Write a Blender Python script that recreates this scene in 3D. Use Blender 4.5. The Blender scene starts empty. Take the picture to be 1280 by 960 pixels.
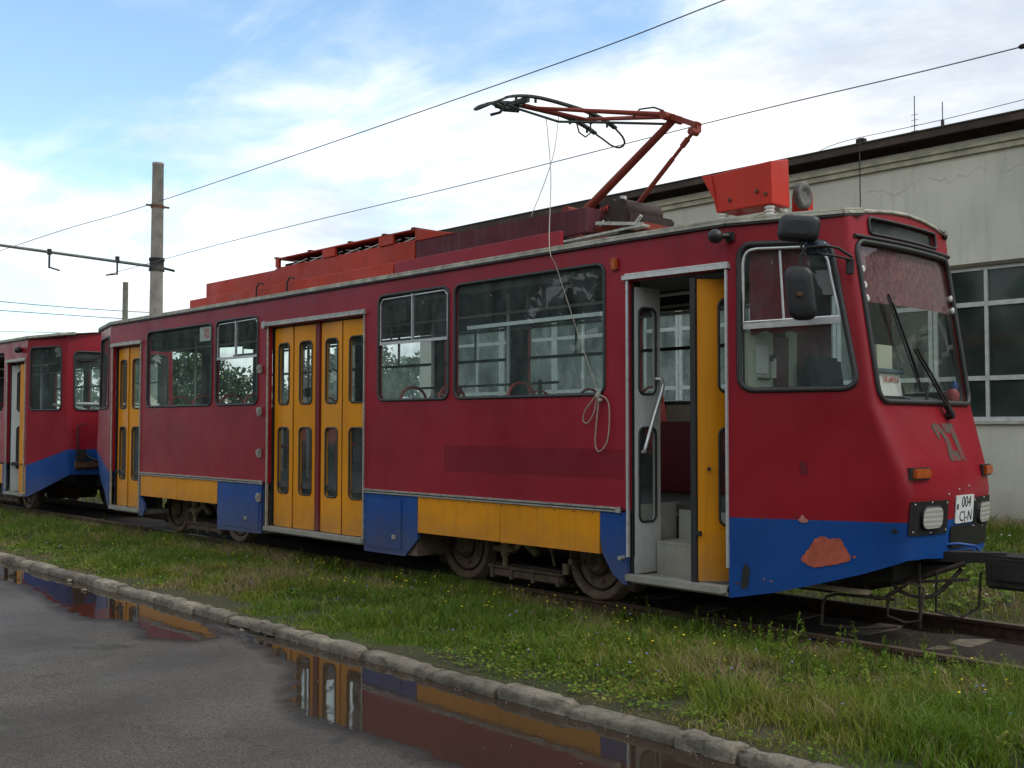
import bpy, bmesh, math, random
import numpy as np
from mathutils import Vector, Matrix
from mathutils.geometry import tessellate_polygon
random.seed(7)
SC = bpy.context.scene
COL = SC.collection
PI = math.pi

# ------------------------------------------------------------------ camera
cd = bpy.data.cameras.new('camera'); cam = bpy.data.objects.new('camera', cd); COL.objects.link(cam)
fw = Vector((-0.73086, 0.68141, 0.03899)); rt = Vector((0.68197, 0.73138, 0.00137)); up = Vector((0.02759, -0.02759, 0.99924))
M = Matrix(((rt.x, up.x, -fw.x, 0), (rt.y, up.y, -fw.y, -6.76503), (rt.z, up.z, -fw.z, 1.57203), (0, 0, 0, 1)))
cam.matrix_world = M
cd.sensor_width = 36; cd.lens = 36 * 1346.843 / 1280; cd.clip_start = .05; cd.clip_end = 3000
SC.camera = cam

# ------------------------------------------------------------------ light
SUN_EL, SUN_AZ = math.radians(50), math.radians(62)     # azimuth from +Y towards +X
EXPO = 0.50
SC.view_settings.view_transform = 'Standard'; SC.view_settings.look = 'None'
SC.view_settings.exposure = EXPO; SC.view_settings.gamma = 1.0; SC.view_settings.use_curve_mapping = False
w = bpy.data.worlds.new('World'); SC.world = w; w.use_nodes = True
nt = w.node_tree; N = nt.nodes; K = nt.links
for n in list(N): N.remove(n)
out = N.new('ShaderNodeOutputWorld'); bg = N.new('ShaderNodeBackground'); K.new(bg.outputs[0], out.inputs[0])
sky = N.new('ShaderNodeTexSky'); sky.sky_type = 'NISHITA'; sky.sun_disc = False
sky.sun_elevation = SUN_EL; sky.sun_rotation = SUN_AZ; sky.air_density = 1.1; sky.dust_density = .6; sky.ozone_density = 2.0
bg.inputs[1].default_value = 0.11
geo = N.new('ShaderNodeTexCoord'); sep = N.new('ShaderNodeSeparateXYZ'); K.new(geo.outputs['Generated'], sep.inputs[0])
def wm(op, a, b=None, c=None):
    n = N.new('ShaderNodeMath'); n.operation = op
    for i, v in enumerate((a, b, c)):
        if v is None: continue
        if isinstance(v, (int, float)): n.inputs[i].default_value = v
        else: K.new(v, n.inputs[i])
    return n.outputs[0]
zz = wm('ADD', wm('MAXIMUM', sep.outputs[2], 0.0), 0.13)
cx = wm('DIVIDE', sep.outputs[0], zz); cy = wm('DIVIDE', sep.outputs[1], zz)
comb = N.new('ShaderNodeCombineXYZ'); K.new(cx, comb.inputs[0]); K.new(cy, comb.inputs[1])
def wnoise(scale, det, rough, dist, loc, sc=(1, 1, 1), rot=0):
    mp = N.new('ShaderNodeMapping'); K.new(comb.outputs[0], mp.inputs[0]); mp.inputs['Location'].default_value = loc
    mp.inputs['Scale'].default_value = sc; mp.inputs['Rotation'].default_value = (0, 0, rot)
    n = N.new('ShaderNodeTexNoise'); K.new(mp.outputs[0], n.inputs['Vector'])
    n.inputs['Scale'].default_value = scale; n.inputs['Detail'].default_value = det
    n.inputs['Roughness'].default_value = rough; n.inputs['Distortion'].default_value = dist
    return n.outputs[0]
def wramp(v, a, b):
    n = N.new('ShaderNodeMapRange'); n.interpolation_type = 'SMOOTHSTEP'; K.new(v, n.inputs[0])
    n.inputs[1].default_value = a; n.inputs[2].default_value = b
    return n.outputs[0]
n1 = wnoise(.55, 9, .58, .35, (3.1, 1.7, 0), (1, 1, 1))
n2 = wnoise(1.5, 8, .6, .6, (7.3, 2.2, 0), (1, 2.2, 1), .6)
# clouds get denser towards the horizon and towards the depot (+y)
hor = wramp(sep.outputs[2], .40, .08)
side = wramp(sep.outputs[0], -.93, -.66)
dens = wm('ADD', wm('ADD', wm('MULTIPLY', n1, .75), wm('MULTIPLY', n2, .25)), wm('ADD', wm('MULTIPLY', hor, .10), wm('MULTIPLY', side, .16)))
mask = wramp(dens, .49, .67)
thick = wramp(wnoise(.7, 8, .62, .3, (11.3, 5.2, 0)), .34, .62)
ccol = N.new('ShaderNodeMixRGB'); K.new(thick, ccol.inputs[0])
ccol.inputs[1].default_value = (4.6, 5.1, 5.8, 1); ccol.inputs[2].default_value = (8.6, 8.8, 8.8, 1)
mixc = N.new('ShaderNodeMixRGB'); K.new(mask, mixc.inputs[0])
gain = N.new('ShaderNodeMixRGB'); gain.blend_type = 'MULTIPLY'; gain.inputs[0].default_value = 1
K.new(sky.outputs[0], gain.inputs[1]); gain.inputs[2].default_value = (1.55, 1.62, 1.55, 1)
K.new(gain.outputs[0], mixc.inputs[1]); K.new(ccol.outputs[0], mixc.inputs[2])
K.new(mixc.outputs[0], bg.inputs[0])
sd = bpy.data.lights.new('sun', 'SUN'); so = bpy.data.objects.new('sun', sd); COL.objects.link(so)
sd.energy = 0.9; sd.angle = math.radians(12); sd.color = (1.0, .95, .88)
dirv = Vector((math.sin(SUN_AZ) * math.cos(SUN_EL), math.cos(SUN_AZ) * math.cos(SUN_EL), math.sin(SUN_EL)))
so.rotation_euler = dirv.to_track_quat('Z', 'Y').to_euler(); so.location = dirv * 50

# ------------------------------------------------------------------ materials
def nodes(name):
    m = bpy.data.materials.new(name); m.use_nodes = True
    t = m.node_tree; b = t.nodes['Principled BSDF']
    return m, t, b
def setp(b, **kw):
    for k, v in kw.items():
        k = k.replace('_', ' ')
        if isinstance(v, tuple) and len(v) == 3: v = (*v, 1)
        b.inputs[k].default_value = v
def pos(t):
    g = t.nodes.new('ShaderNodeNewGeometry'); return g.outputs['Position']
def noise(t, scale, det=6, rough=.6, vec=None, stretch=None, dist=0):
    n = t.nodes.new('ShaderNodeTexNoise'); v = vec or pos(t)
    if stretch:
        mp = t.nodes.new('ShaderNodeMapping'); mp.inputs['Scale'].default_value = stretch
        t.links.new(v, mp.inputs[0]); v = mp.outputs[0]
    t.links.new(v, n.inputs['Vector']); n.inputs['Scale'].default_value = scale
    n.inputs['Detail'].default_value = det; n.inputs['Roughness'].default_value = rough; n.inputs['Distortion'].default_value = dist
    return n.outputs[0]
def mrange(t, v, a, b, c=0., d=1., smooth=False):
    n = t.nodes.new('ShaderNodeMapRange')
    if smooth: n.interpolation_type = 'SMOOTHSTEP'
    t.links.new(v, n.inputs[0])
    for i, x in enumerate((a, b, c, d)): n.inputs[i + 1].default_value = x
    return n.outputs[0]
def mix(t, f, a, b, mode='MIX'):
    n = t.nodes.new('ShaderNodeMixRGB'); n.blend_type = mode
    for i, x in enumerate((f, a, b)):
        if isinstance(x, (int, float)): n.inputs[i].default_value = x
        elif isinstance(x, tuple): n.inputs[i].default_value = (*x, 1) if len(x) == 3 else x
        else: t.links.new(x, n.inputs[i])
    return n.outputs[0]
def mt(t, op, a, b):
    n = t.nodes.new('ShaderNodeMath'); n.operation = op
    for i, x in enumerate((a, b)):
        if isinstance(x, (int, float)): n.inputs[i].default_value = x
        else: t.links.new(x, n.inputs[i])
    return n.outputs[0]
def bump(t, b, h, strength=.3, dist=.01):
    n = t.nodes.new('ShaderNodeBump'); n.inputs['Strength'].default_value = strength; n.inputs['Distance'].default_value = dist
    t.links.new(h, n.inputs['Height']); t.links.new(n.outputs[0], b.inputs['Normal'])
def paint(name, col, rough=.38, var=.25, dirt=(.06, .05, .04), damt=.45, dents=.22, streak=.4, spec=.28, lowdirt=True, coat=0):
    m, t, b = nodes(name)
    c = tuple(col); dk = tuple(x * (1 - var) for x in col); lt = tuple(min(1, x * (1 + var * .6) + .012 * var) for x in col)
    big = noise(t, .9, 5, .6)
    base = mix(t, mrange(t, big, .3, .7), dk, lt)
    st = noise(t, 2.2, 5, .65, stretch=(6, 6, .35))
    base = mix(t, mrange(t, st, .52, .85, 0, streak), base, dirt)
    sp = noise(t, 55, 3, .7)
    base = mix(t, mrange(t, sp, .66, .74, 0, damt), base, dirt)
    if lowdirt:
        s = t.nodes.new('ShaderNodeSeparateXYZ'); t.links.new(pos(t), s.inputs[0])
        low = mrange(t, mt(t, 'ADD', s.outputs[2], mt(t, 'MULTIPLY', noise(t, 5, 6, .7), .7)), 1.10, .55, 0, .55)
        base = mix(t, low, base, (.12, .10, .075))
    # rain runs and grime of their own shape
    run = mt(t, 'MULTIPLY', mrange(t, noise(t, 5, 4, .7, stretch=(4, 4, .12)), .56, .70), mrange(t, noise(t, 1.1, 4), .42, .62))
    base = mix(t, mt(t, 'MULTIPLY', run, streak * .7), base, dirt)
    t.links.new(base, b.inputs['Base Color'])
    t.links.new(mrange(t, noise(t, 3.1, 6), .3, .75, rough * .75, min(1, rough * 1.5)), b.inputs['Roughness'])
    b.inputs['Specular IOR Level'].default_value = spec
    b.inputs['Coat Weight'].default_value = coat; b.inputs['Coat Roughness'].default_value = .15
    h = mt(t, 'ADD', noise(t, 1.3, 2, .5), mt(t, 'MULTIPLY', noise(t, 90, 2), .01))
    bump(t, b, h, dents, .05)
    return m
def plain(name, col, rough=.6, metal=0, nscale=12, var=.3, bmp=.2, spec=.5, bdist=.004):
    m, t, b = nodes(name)
    n = noise(t, nscale, 6)
    t.links.new(mix(t, mrange(t, n, .3, .7), tuple(x * (1 - var) for x in col), tuple(min(1, x * (1 + var)) for x in col)), b.inputs['Base Color'])
    setp(b, Roughness=rough, Metallic=metal); b.inputs['Specular IOR Level'].default_value = spec
    if bmp: bump(t, b, noise(t, nscale * 4, 4), bmp, bdist)
    return m
def glass(name, tint=(.72, .78, .76), rough=.0, refl=1.0, dirt=.12, dcol=(.35, .37, .36), trans=False):
    m = bpy.data.materials.new(name); m.use_nodes = True; t = m.node_tree
    for n in list(t.nodes): t.nodes.remove(n)
    o = t.nodes.new('ShaderNodeOutputMaterial'); tr = t.nodes.new('ShaderNodeBsdfTransparent'); gl = t.nodes.new('ShaderNodeBsdfGlossy')
    tr.inputs[0].default_value = (*tint, 1); gl.inputs['Roughness'].default_value = rough; gl.inputs[0].default_value = (1, 1, 1, 1)
    g_ = t.nodes.new('ShaderNodeNewGeometry'); dt = t.nodes.new('ShaderNodeVectorMath'); dt.operation = 'DOT_PRODUCT'
    t.links.new(g_.outputs['Normal'], dt.inputs[0]); t.links.new(g_.outputs['Incoming'], dt.inputs[1])
    sch = mt(t, 'POWER', mt(t, 'SUBTRACT', 1.0, mt(t, 'ABSOLUTE', dt.outputs['Value'], 0)), 5.0)
    fr_ = mt(t, 'ADD', .05, mt(t, 'MULTIPLY', sch, .95))
    mx = t.nodes.new('ShaderNodeMixShader'); t.links.new(mt(t, 'MULTIPLY', fr_, refl), mx.inputs[0])
    t.links.new(tr.outputs[0], mx.inputs[1]); t.links.new(gl.outputs[0], mx.inputs[2])
    df = t.nodes.new('ShaderNodeBsdfTranslucent' if trans else 'ShaderNodeBsdfDiffuse'); df.inputs[0].default_value = (*dcol, 1)
    m2 = t.nodes.new('ShaderNodeMixShader')
    dn = mrange(t, noise(t, 3.5, 7, .7, stretch=(1, 1, .5)), .35, .75, dirt * .3, dirt * 1.8)
    t.links.new(dn, m2.inputs[0]); t.links.new(mx.outputs[0], m2.inputs[1]); t.links.new(df.outputs[0], m2.inputs[2])
    t.links.new(m2.outputs[0], o.inputs[0])
    return m
MT = {}
RED = (.275, .010, .022)
MT['red'] = paint('crimson_paint', RED, .36, .22, (.05, .02, .02), .3, .22, .28)
MT['cabred'] = paint('crimson_cab_paint', (.275, .009, .018), .33, .18, (.05, .02, .02), .3, .18, .2)
MT['nosered'] = MT['cabred']
MT['cabblue'] = paint('blue_cab_paint', (.006, .060, .25), .35, .2, (.03, .03, .05), .3, .18, .2, lowdirt=False)
MT['blue'] = paint('blue_paint', (.008, .066, .27), .35, .25, (.05, .05, .06), .4, .2, .3)
MT['yellow'] = paint('ochre_yellow_paint', (.74, .285, .004), .38, .14, (.16, .07, .02), .5, .12, .3)
MT['postred'] = paint('door_post_crimson', (.19, .016, .018), .4, .2)
MT['purple'] = paint('faded_maroon_board', (.13, .034, .045), .75, .5, (.2, .15, .15), .5, .3, .4, spec=.2, lowdirt=False)
MT['orangered'] = paint('orange_red_paint', (.44, .036, .012), .5, .28, (.12, .03, .02), .5, .25, .4, lowdirt=False)
MT['boxred'] = paint('bright_red_paint', (.50, .026, .010), .45, .2, (.12, .03, .02), .5, .3, .3, lowdirt=False)
MT['pantored'] = paint('rusty_red_oxide', (.24, .04, .022), .6, .4, (.04, .02, .015), .6, .3, .4, lowdirt=False)
MT['greywhite'] = paint('off_white_paint', (.56, .58, .55), .4, .12, (.16, .13, .09), .5, .12, .35)
MT['stepgrey'] = paint('step_grey_paint', (.40, .40, .34), .55, .3, (.10, .08, .06), .6, .2, .5)
MT['cream'] = paint('cream_panel', (.48, .50, .38), .5, .12, (.2, .18, .12), .4, .1, .2, lowdirt=False)
MT['trim'] = plain('aluminium_trim', (.42, .41, .36), .45, .55, 20, .35, .3)
MT['brighttrim'] = plain('bright_aluminium', (.62, .63, .62), .35, .6, 20, .15, .1)
MT['gutter'] = plain('gutter_strip', (.40, .39, .31), .7, 0, 9, .4, .4)
MT['roofm'] = plain('dirty_roof', (.26, .25, .20), .8, 0, 6, .4, .4)
MT['rubber'] = plain('black_rubber', (.018, .018, .018), .55, 0, 30, .3, .1)
MT['gasket'] = plain('window_gasket', (.030, .031, .030), .5, 0, 30, .3, .1)
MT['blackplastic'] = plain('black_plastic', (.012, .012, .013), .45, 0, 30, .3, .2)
MT['interior'] = plain('interior_wall', (.032, .036, .033), .7, 0, 5, .2, 0)
MT['ceil'] = plain('ceiling_panel', (.035, .026, .022), .7, 0, 5, .3, 0)
MT['floor'] = plain('tram_floor', (.06, .055, .05), .7, 0, 8, .3, .1)
MT['chassis'] = plain('chassis_grime', (.016, .013, .011), .9, 0, 9, .5, .4)
MT['bogie'] = plain('bogie_brown_dust', (.12, .085, .055), .85, 0, 9, .45, .5, bdist=.01)
MT['bogiedark'] = plain('bogie_dark', (.055, .038, .026), .85, 0, 9, .45, .5)
MT['wheel'] = plain('wheel_steel', (.15, .105, .068), .8, .1, 14, .4, .4)
MT['pipe'] = plain('dusty_pipe', (.25, .20, .125), .8, 0, 14, .4, .3)
MT['tube'] = plain('white_tube', (.62, .66, .64), .4, 0, 14, .1, 0)
MT['redtube'] = plain('red_seat_tube', (.45, .05, .035), .4, 0, 14, .2, 0)
MT['seat'] = plain('seat_shell', (.30, .03, .03), .5, 0, 14, .2, 0)
MT['darkred'] = plain('dark_red_vinyl', (.13, .006, .012), .5, 0, 10, .2, .1)
MT['curtain'] = plain('red_curtain', (.17, .008, .020), .9, 0, 16, .25, .3, bdist=.02)
MT['darkcloth'] = plain('dark_cloth', (.012, .012, .016), .9, 0, 10, .3, .2)
MT['orange'] = plain('orange_lens', (.38, .07, .008), .25, 0, 40, .3, .3)
MT['white'] = plain('white_card', (.62, .63, .58), .6, 0, 20, .08, 0)
MT['inkred'] = plain('red_ink', (.40, .05, .05), .7, 0, 20, .2, 0)
MT['inkblack'] = plain('black_ink', (.02, .02, .02), .7, 0, 20, .2, 0)
MT['platewhite'] = plain('number_plate_white', (.68, .70, .68), .5, 0, 20, .08, 0)
MT['greytape'] = plain('worn_grey_paint', (.050, .055, .040), .7, 0, 25, .7, .2)
MT['porcelain'] = plain('porcelain', (.62, .60, .55), .3, 0, 20, .1, 0)
MT['rust'] = plain('rusty_iron', (.10, .045, .022), .85, 0, 18, .5, .5)
MT['darksteel'] = plain('dark_steel', (.030, .028, .026), .6, .4, 18, .4, .3)
MT['greencopper'] = plain('dark_green_strip', (.028, .040, .030), .7, .1, 18, .4, .3)
MT['wire'] = plain('overhead_wire', (.10, .11, .14), .6, 0, 18, .1, 0)
MT['rope'] = plain('pale_rope', (.36, .33, .27), .9, 0, 60, .3, .3)
MT['primer'] = plain('red_primer_patch', (.40, .085, .045), .8, 0, 20, .25, .3)
MT['scuff'] = plain('pink_scuff', (.42, .16, .13), .8, 0, 20, .3, .2)
MT['glass'] = glass('window_glass', (.88, .94, .92), 0, .85, .155, (.25, .34, .32))
MT['doorglass'] = glass('door_glass', (.90, .94, .92), 0, .8, .13, (.27, .34, .33))
MT['windshield'] = glass('windshield_glass', (.92, .95, .93), 0, 1.0, .07, (.25, .29, .26))
MT['farglass'] = glass('dusty_far_glass', (.86, .93, .92), 0, .6, .34, (.48, .58, .57), True)
MT['lamp'] = None
m, t, b = nodes('headlamp_reflector'); setp(b, Base_Color=(.92, .92, .88), Roughness=.28, Metallic=.7)
wv = t.nodes.new('ShaderNodeTexWave'); wv.inputs['Scale'].default_value = 28; wv.bands_direction = 'Y'; wv.bands_direction = 'Z'; wv.inputs['Scale'].default_value = 9; t.links.new(pos(t), wv.inputs[0]); bump(t, b, wv.outputs[0], .22, .006)
MT['lamp'] = m
# blind behind the windshield, blotchy pink
m, t, b = nodes('speckled_blind')
f = mrange(t, noise(t, 32, 5, .75, stretch=(1, 1, .6)), .42, .62)
t.links.new(mix(t, f, (.085, .022, .030), (.25, .082, .092)), b.inputs['Base Color']); setp(b, Roughness=.8)
MT['blind'] = m
# main side panel: crimson with the darker repainted strip
m = paint('crimson_side_paint', RED, .36, .22, (.05, .02, .02), .3, .22, .28); t = m.node_tree; b = t.nodes['Principled BSDF']
src = b.inputs['Base Color'].links[0].from_socket
s = t.nodes.new('ShaderNodeSeparateXYZ'); t.links.new(pos(t), s.inputs[0])
def box(t, v, a, bb): return mt(t, 'MULTIPLY', mt(t, 'GREATER_THAN', v, a), mt(t, 'LESS_THAN', v, bb))
f = mt(t, 'MULTIPLY', mt(t, 'MULTIPLY', box(t, s.outputs[0], -8.24, -5.90), box(t, s.outputs[2], 1.13, 1.38)), box(t, s.outputs[1], -.1, .2))
c2 = mix(t, mt(t, 'MULTIPLY', f, .50), src, (.115, .005, .012))
# streaky soiling under the gutter
st = mt(t, 'MULTIPLY', mrange(t, s.outputs[2], 2.9, 3.12), mrange(t, noise(t, 3, 4, .6, stretch=(3, 1, .2)), .45, .7))
c2 = mix(t, mt(t, 'MULTIPLY', st, .45), c2, (.13, .035, .05))
t.links.new(c2, b.inputs['Base Color']); MT['sidered'] = m

# ------------------------------------------------------------------ object helpers
def finish(o, parent=None, label=None, cat=None, group=None, kind=None):
    if o.type == 'MESH' and len(o.data.vertices):
        co = np.empty(len(o.data.vertices) * 3); o.data.vertices.foreach_get('co', co); co = co.reshape(-1, 3)
        lo, hi = co.min(0), co.max(0); c = Vector(((lo[0] + hi[0]) / 2, (lo[1] + hi[1]) / 2, float(lo[2])))
        o.data.transform(Matrix.Translation(-c)); o.location = c
        if parent is not None:
            p = parent; base = Vector((0, 0, 0))
            while p is not None: base += p.location; p = p.parent
            o.location = c - base; o.parent = parent
    COL.objects.link(o)
    if label: o['label'] = label
    if cat: o['category'] = cat
    if group: o['group'] = group
    if kind: o['kind'] = kind
    return o
def empty(name, loc, label, cat, group=None):
    o = bpy.data.objects.new(name, None); o.location = loc; COL.objects.link(o); o.empty_display_size = .2
    o['label'] = label; o['category'] = cat
    if group: o['group'] = group
    return o
class MB:
    def __init__(s): s.v = []; s.f = []; s.m = []; s.sm = []
    def add(s, vs, fs, mi=0, smooth=False):
        o = len(s.v); s.v += [tuple(v) for v in vs]
        for f in fs: s.f.append(tuple(i + o for i in f)); s.m.append(mi); s.sm.append(smooth)
        return s
    def box(s, x0, y0, z0, x1, y1, z1, mi=0, bev=0.0):
        if bev <= 0:
            vs = [(x, y, z) for z in (z0, z1) for y in (y0, y1) for x in (x0, x1)]
            return s.add(vs, [(0, 2, 3, 1), (4, 5, 7, 6), (0, 1, 5, 4), (1, 3, 7, 5), (3, 2, 6, 7), (2, 0, 4, 6)], mi)
        bm = bmesh.new(); bmesh.ops.create_cube(bm, size=1)
        for v in bm.verts: v.co = Vector(((x0 + x1) / 2 + v.co.x * (x1 - x0), (y0 + y1) / 2 + v.co.y * (y1 - y0), (z0 + z1) / 2 + v.co.z * (z1 - z0)))
        bmesh.ops.bevel(bm, geom=bm.edges[:], offset=bev, segments=2, affect='EDGES')
        return s.frombm(bm, mi)
    def frombm(s, bm, mi=0, mat=None, smooth=False):
        bm.verts.index_update(); vs = [(mat @ v.co) if mat else v.co.copy() for v in bm.verts]
        s.add(vs, [tuple(v.index for v in f.verts) for f in bm.faces], mi, smooth); bm.free(); return s
    def obox(s, c, ax, ay, az, mi=0, bev=0):       # oriented box, half axes as vectors
        t_ = MB(); t_.box(-1, -1, -1, 1, 1, 1)
        if bev:
            L = (Vector(ax).length, Vector(ay).length, Vector(az).length); t_ = MB(); t_.box(-L[0], -L[1], -L[2], L[0], L[1], L[2], 0, bev)
            ax, ay, az = Vector(ax).normalized(), Vector(ay).normalized(), Vector(az).normalized()
        ax, ay, az, c = Vector(ax), Vector(ay), Vector(az), Vector(c)
        return s.add([c + ax * v[0] + ay * v[1] + az * v[2] for v in t_.v], t_.f, mi)
    def beam(s, a, b, w_, h_, mi=0, upv=(0, 0, 1)):
        a, b = Vector(a), Vector(b); d = b - a; u = Vector(upv)
        r_ = d.cross(u); r_ = r_.normalized() if r_.length > 1e-5 else Vector((1, 0, 0)); u = r_.cross(d).normalized()
        return s.obox((a + b) / 2, d / 2, r_ * w_ / 2, u * h_ / 2, mi)
    def tube(s, pts, r, seg=8, closed=False, mi=0, r2=None):
        P = [Vector(p) for p in pts]; n = len(P); vs = []; prev = None
        for i, p in enumerate(P):
            a = P[(i - 1) % n] if (closed or i > 0) else p; c = P[(i + 1) % n] if (closed or i < n - 1) else p
            d = (c - a).normalized()
            if prev is None:
                u = Vector((0, 0, 1)) if abs(d.z) < .9 else Vector((1, 0, 0)); u = (u - d * u.dot(d)).normalized()
            else:
                u = prev - d * prev.dot(d); u = u.normalized() if u.length > 1e-6 else Vector((0, 0, 1))
            prev = u; w_ = d.cross(u); rr = r if r2 is None else r + (r2 - r) * i / max(1, n - 1)
            for k in range(seg):
                a_ = 2 * PI * k / seg; vs.append(p + (u * math.cos(a_) + w_ * math.sin(a_)) * rr)
        fs = []
        for i in range(n if closed else n - 1):
            j = (i + 1) % n
            for k in range(seg):
                k2 = (k + 1) % seg; fs.append((i * seg + k, i * seg + k2, j * seg + k2, j * seg + k))
        s.add(vs, fs, mi, True)
        if not closed: s.add(vs[:seg], [tuple(range(seg))[::-1]], mi); s.add(vs[-seg:], [tuple(range(seg))], mi)
        return s
    def lathe(s, c, axis, prof, seg=20, mi=0):      # prof: (offset along axis, radius)
        ax = Vector(axis).normalized(); u = ax.orthogonal().normalized(); w_ = ax.cross(u); c = Vector(c); vs = []
        for o_, r_ in prof:
            for k in range(seg):
                a_ = 2 * PI * k / seg; vs.append(c + ax * o_ + (u * math.cos(a_) + w_ * math.sin(a_)) * r_)
        fs = [(i * seg + k, i * seg + (k + 1) % seg, (i + 1) * seg + (k + 1) % seg, (i + 1) * seg + k) for i in range(len(prof) - 1) for k in range(seg)]
        s.add(vs, fs, mi, True)
        s.add(vs[:seg], [tuple(range(seg))[::-1]], mi); s.add(vs[-seg:], [tuple(range(seg))], mi); return s
    def build(s, name, mats, parent=None, label=None, cat=None, group=None, kind=None, bevel=0):
        me = bpy.data.meshes.new(name); me.from_pydata(s.v, [], s.f)
        if not isinstance(mats, (list, tuple)): mats = [mats]
        for m_ in mats: me.materials.append(m_)
        me.polygons.foreach_set('material_index', s.m); me.polygons.foreach_set('use_smooth', s.sm); me.update()
        o = bpy.data.objects.new(name, me)
        if bevel:
            bv = o.modifiers.new('bevel', 'BEVEL'); bv.width = bevel; bv.segments = 2; bv.limit_method = 'ANGLE'
        return finish(o, parent, label, cat, group, kind)
def rr(x0, z0, x1, z1, r, n=4, rz=None):
    """rounded rectangle loop; r in z units, rx scaled through rz"""
    rx = r if rz is None else rz; pts = []
    for cx_, cz_, a0 in ((x1 - rx, z0 + r, -PI / 2), (x1 - rx, z1 - r, 0), (x0 + rx, z1 - r, PI / 2), (x0 + rx, z0 + r, PI)):
        for k in range(n + 1):
            a = a0 + PI / 2 * k / n; pts.append((cx_ + rx * math.cos(a), cz_ + r * math.sin(a)))
    return pts
def skew(loop, q):
    """bilinear map of the unit square loop into quad q = (bl, br, tr, tl)"""
    o = []
    for u, v in loop:
        x = q[0][0] * (1 - u) * (1 - v) + q[1][0] * u * (1 - v) + q[2][0] * u * v + q[3][0] * (1 - u) * v
        z = q[0][1] * (1 - u) * (1 - v) + q[1][1] * u * (1 - v) + q[2][1] * u * v + q[3][1] * (1 - u) * v
        o.append((x, z))
    return o
def densify(loop, step):
    o = []
    for i in range(len(loop)):
        a = loop[i]; b_ = loop[(i + 1) % len(loop)]; L = math.hypot(b_[0] - a[0], b_[1] - a[1]); n = max(1, int(L / step))
        for k in range(n): o.append((a[0] + (b_[0] - a[0]) * k / n, a[1] + (b_[1] - a[1]) * k / n))
    return o
def sheet(mb, outline, holes, mapfn, thick=.03, cs=(), cz=(), mi=0, mi_in=None, smooth=False):
    """flat region with holes in (s,z), cut along cs/cz, mapped to 3D through mapfn(s,z,d) and thickened inward"""
    if mi_in is None: mi_in = mi
    bm = bmesh.new(); edges = []
    for loop in [outline] + list(holes):
        vs = [bm.verts.new((p[0], p[1], 0)) for p in loop]
        for i in range(len(vs)): edges.append(bm.edges.new((vs[i], vs[(i + 1) % len(vs)])))
    bmesh.ops.triangle_fill(bm, edges=edges, use_beauty=True, use_dissolve=False, normal=(0, 0, 1))
    for c_ in cs: bmesh.ops.bisect_plane(bm, geom=bm.verts[:] + bm.edges[:] + bm.faces[:], plane_co=(c_, 0, 0), plane_no=(1, 0, 0), dist=1e-5)
    for c_ in cz: bmesh.ops.bisect_plane(bm, geom=bm.verts[:] + bm.edges[:] + bm.faces[:], plane_co=(0, c_, 0), plane_no=(0, 1, 0), dist=1e-5)
    bm.verts.index_update()
    P = [(v.co.x, v.co.y) for v in bm.verts]; n = len(P)
    outv = [mapfn(p[0], p[1], 0) for p in P]; inv = [mapfn(p[0], p[1], thick) for p in P]
    fs = []; 
    for f in bm.faces:
        ids = [v.index for v in f.verts]
        if f.normal.z < 0: ids = ids[::-1]
        fs.append(tuple(ids))
    o = len(mb.v); mb.v += [tuple(v) for v in outv] + [tuple(v) for v in inv]
    for f in fs:
        mb.f.append(tuple(i + o for i in f)); mb.m.append(mi); mb.sm.append(smooth)
        if thick: mb.f.append(tuple(i + o + n for i in f[::-1])); mb.m.append(mi_in); mb.sm.append(False)
    if thick:
        for e in bm.edges:
            if len(e.link_faces) == 1:
                a, b_ = e.verts[0].index, e.verts[1].index
                mb.f.append((a + o, b_ + o, b_ + o + n, a + o + n)); mb.m.append(mi); mb.sm.append(False)
    bm.free(); return mb
def gasket(mb, loop, mapfn, r=.014, d=0.0, seg=6, mi=0):
    mb.tube([mapfn(p[0], p[1], d) for p in loop], r, seg, True, mi); return mb
def catm(P, n=6):
    P = [Vector(p) for p in P]; Q = []
    for i in range(len(P) - 1):
        p0, p1, p2, p3 = P[max(0, i - 1)], P[i], P[i + 1], P[min(len(P) - 1, i + 2)]
        for k in range(n):
            u = k / n; Q.append(.5 * ((2 * p1) + (p2 - p0) * u + (2 * p0 - 5 * p1 + 4 * p2 - p3) * u * u + (3 * p1 - p0 - 3 * p2 + p3) * u ** 3))
    return Q + [P[-1]]
def text_mesh(txt, size, mapfn, mat, name, parent, bold=.0, label=None, sx=1.0):
    cu = bpy.data.curves.new('t', 'FONT'); cu.body = txt; cu.size = size; cu.align_x = 'CENTER'; cu.align_y = 'CENTER'; cu.offset = bold; cu.resolution_u = 3
    ob = bpy.data.objects.new('t', cu); COL.objects.link(ob); bpy.context.view_layer.update()
    me = bpy.data.meshes.new_from_object(ob); bpy.data.objects.remove(ob)
    bm = bmesh.new(); bm.from_mesh(me)
    mb = MB(); bm.verts.index_update(); vs = [mapfn(v.co.x * sx, v.co.y) for v in bm.verts]
    mb.add(vs, [tuple(v.index for v in f.verts) for f in bm.faces]); bm.free(); bpy.data.meshes.remove(me)
    return mb.build(name, mat, parent, label)

exec_order = []
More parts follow.
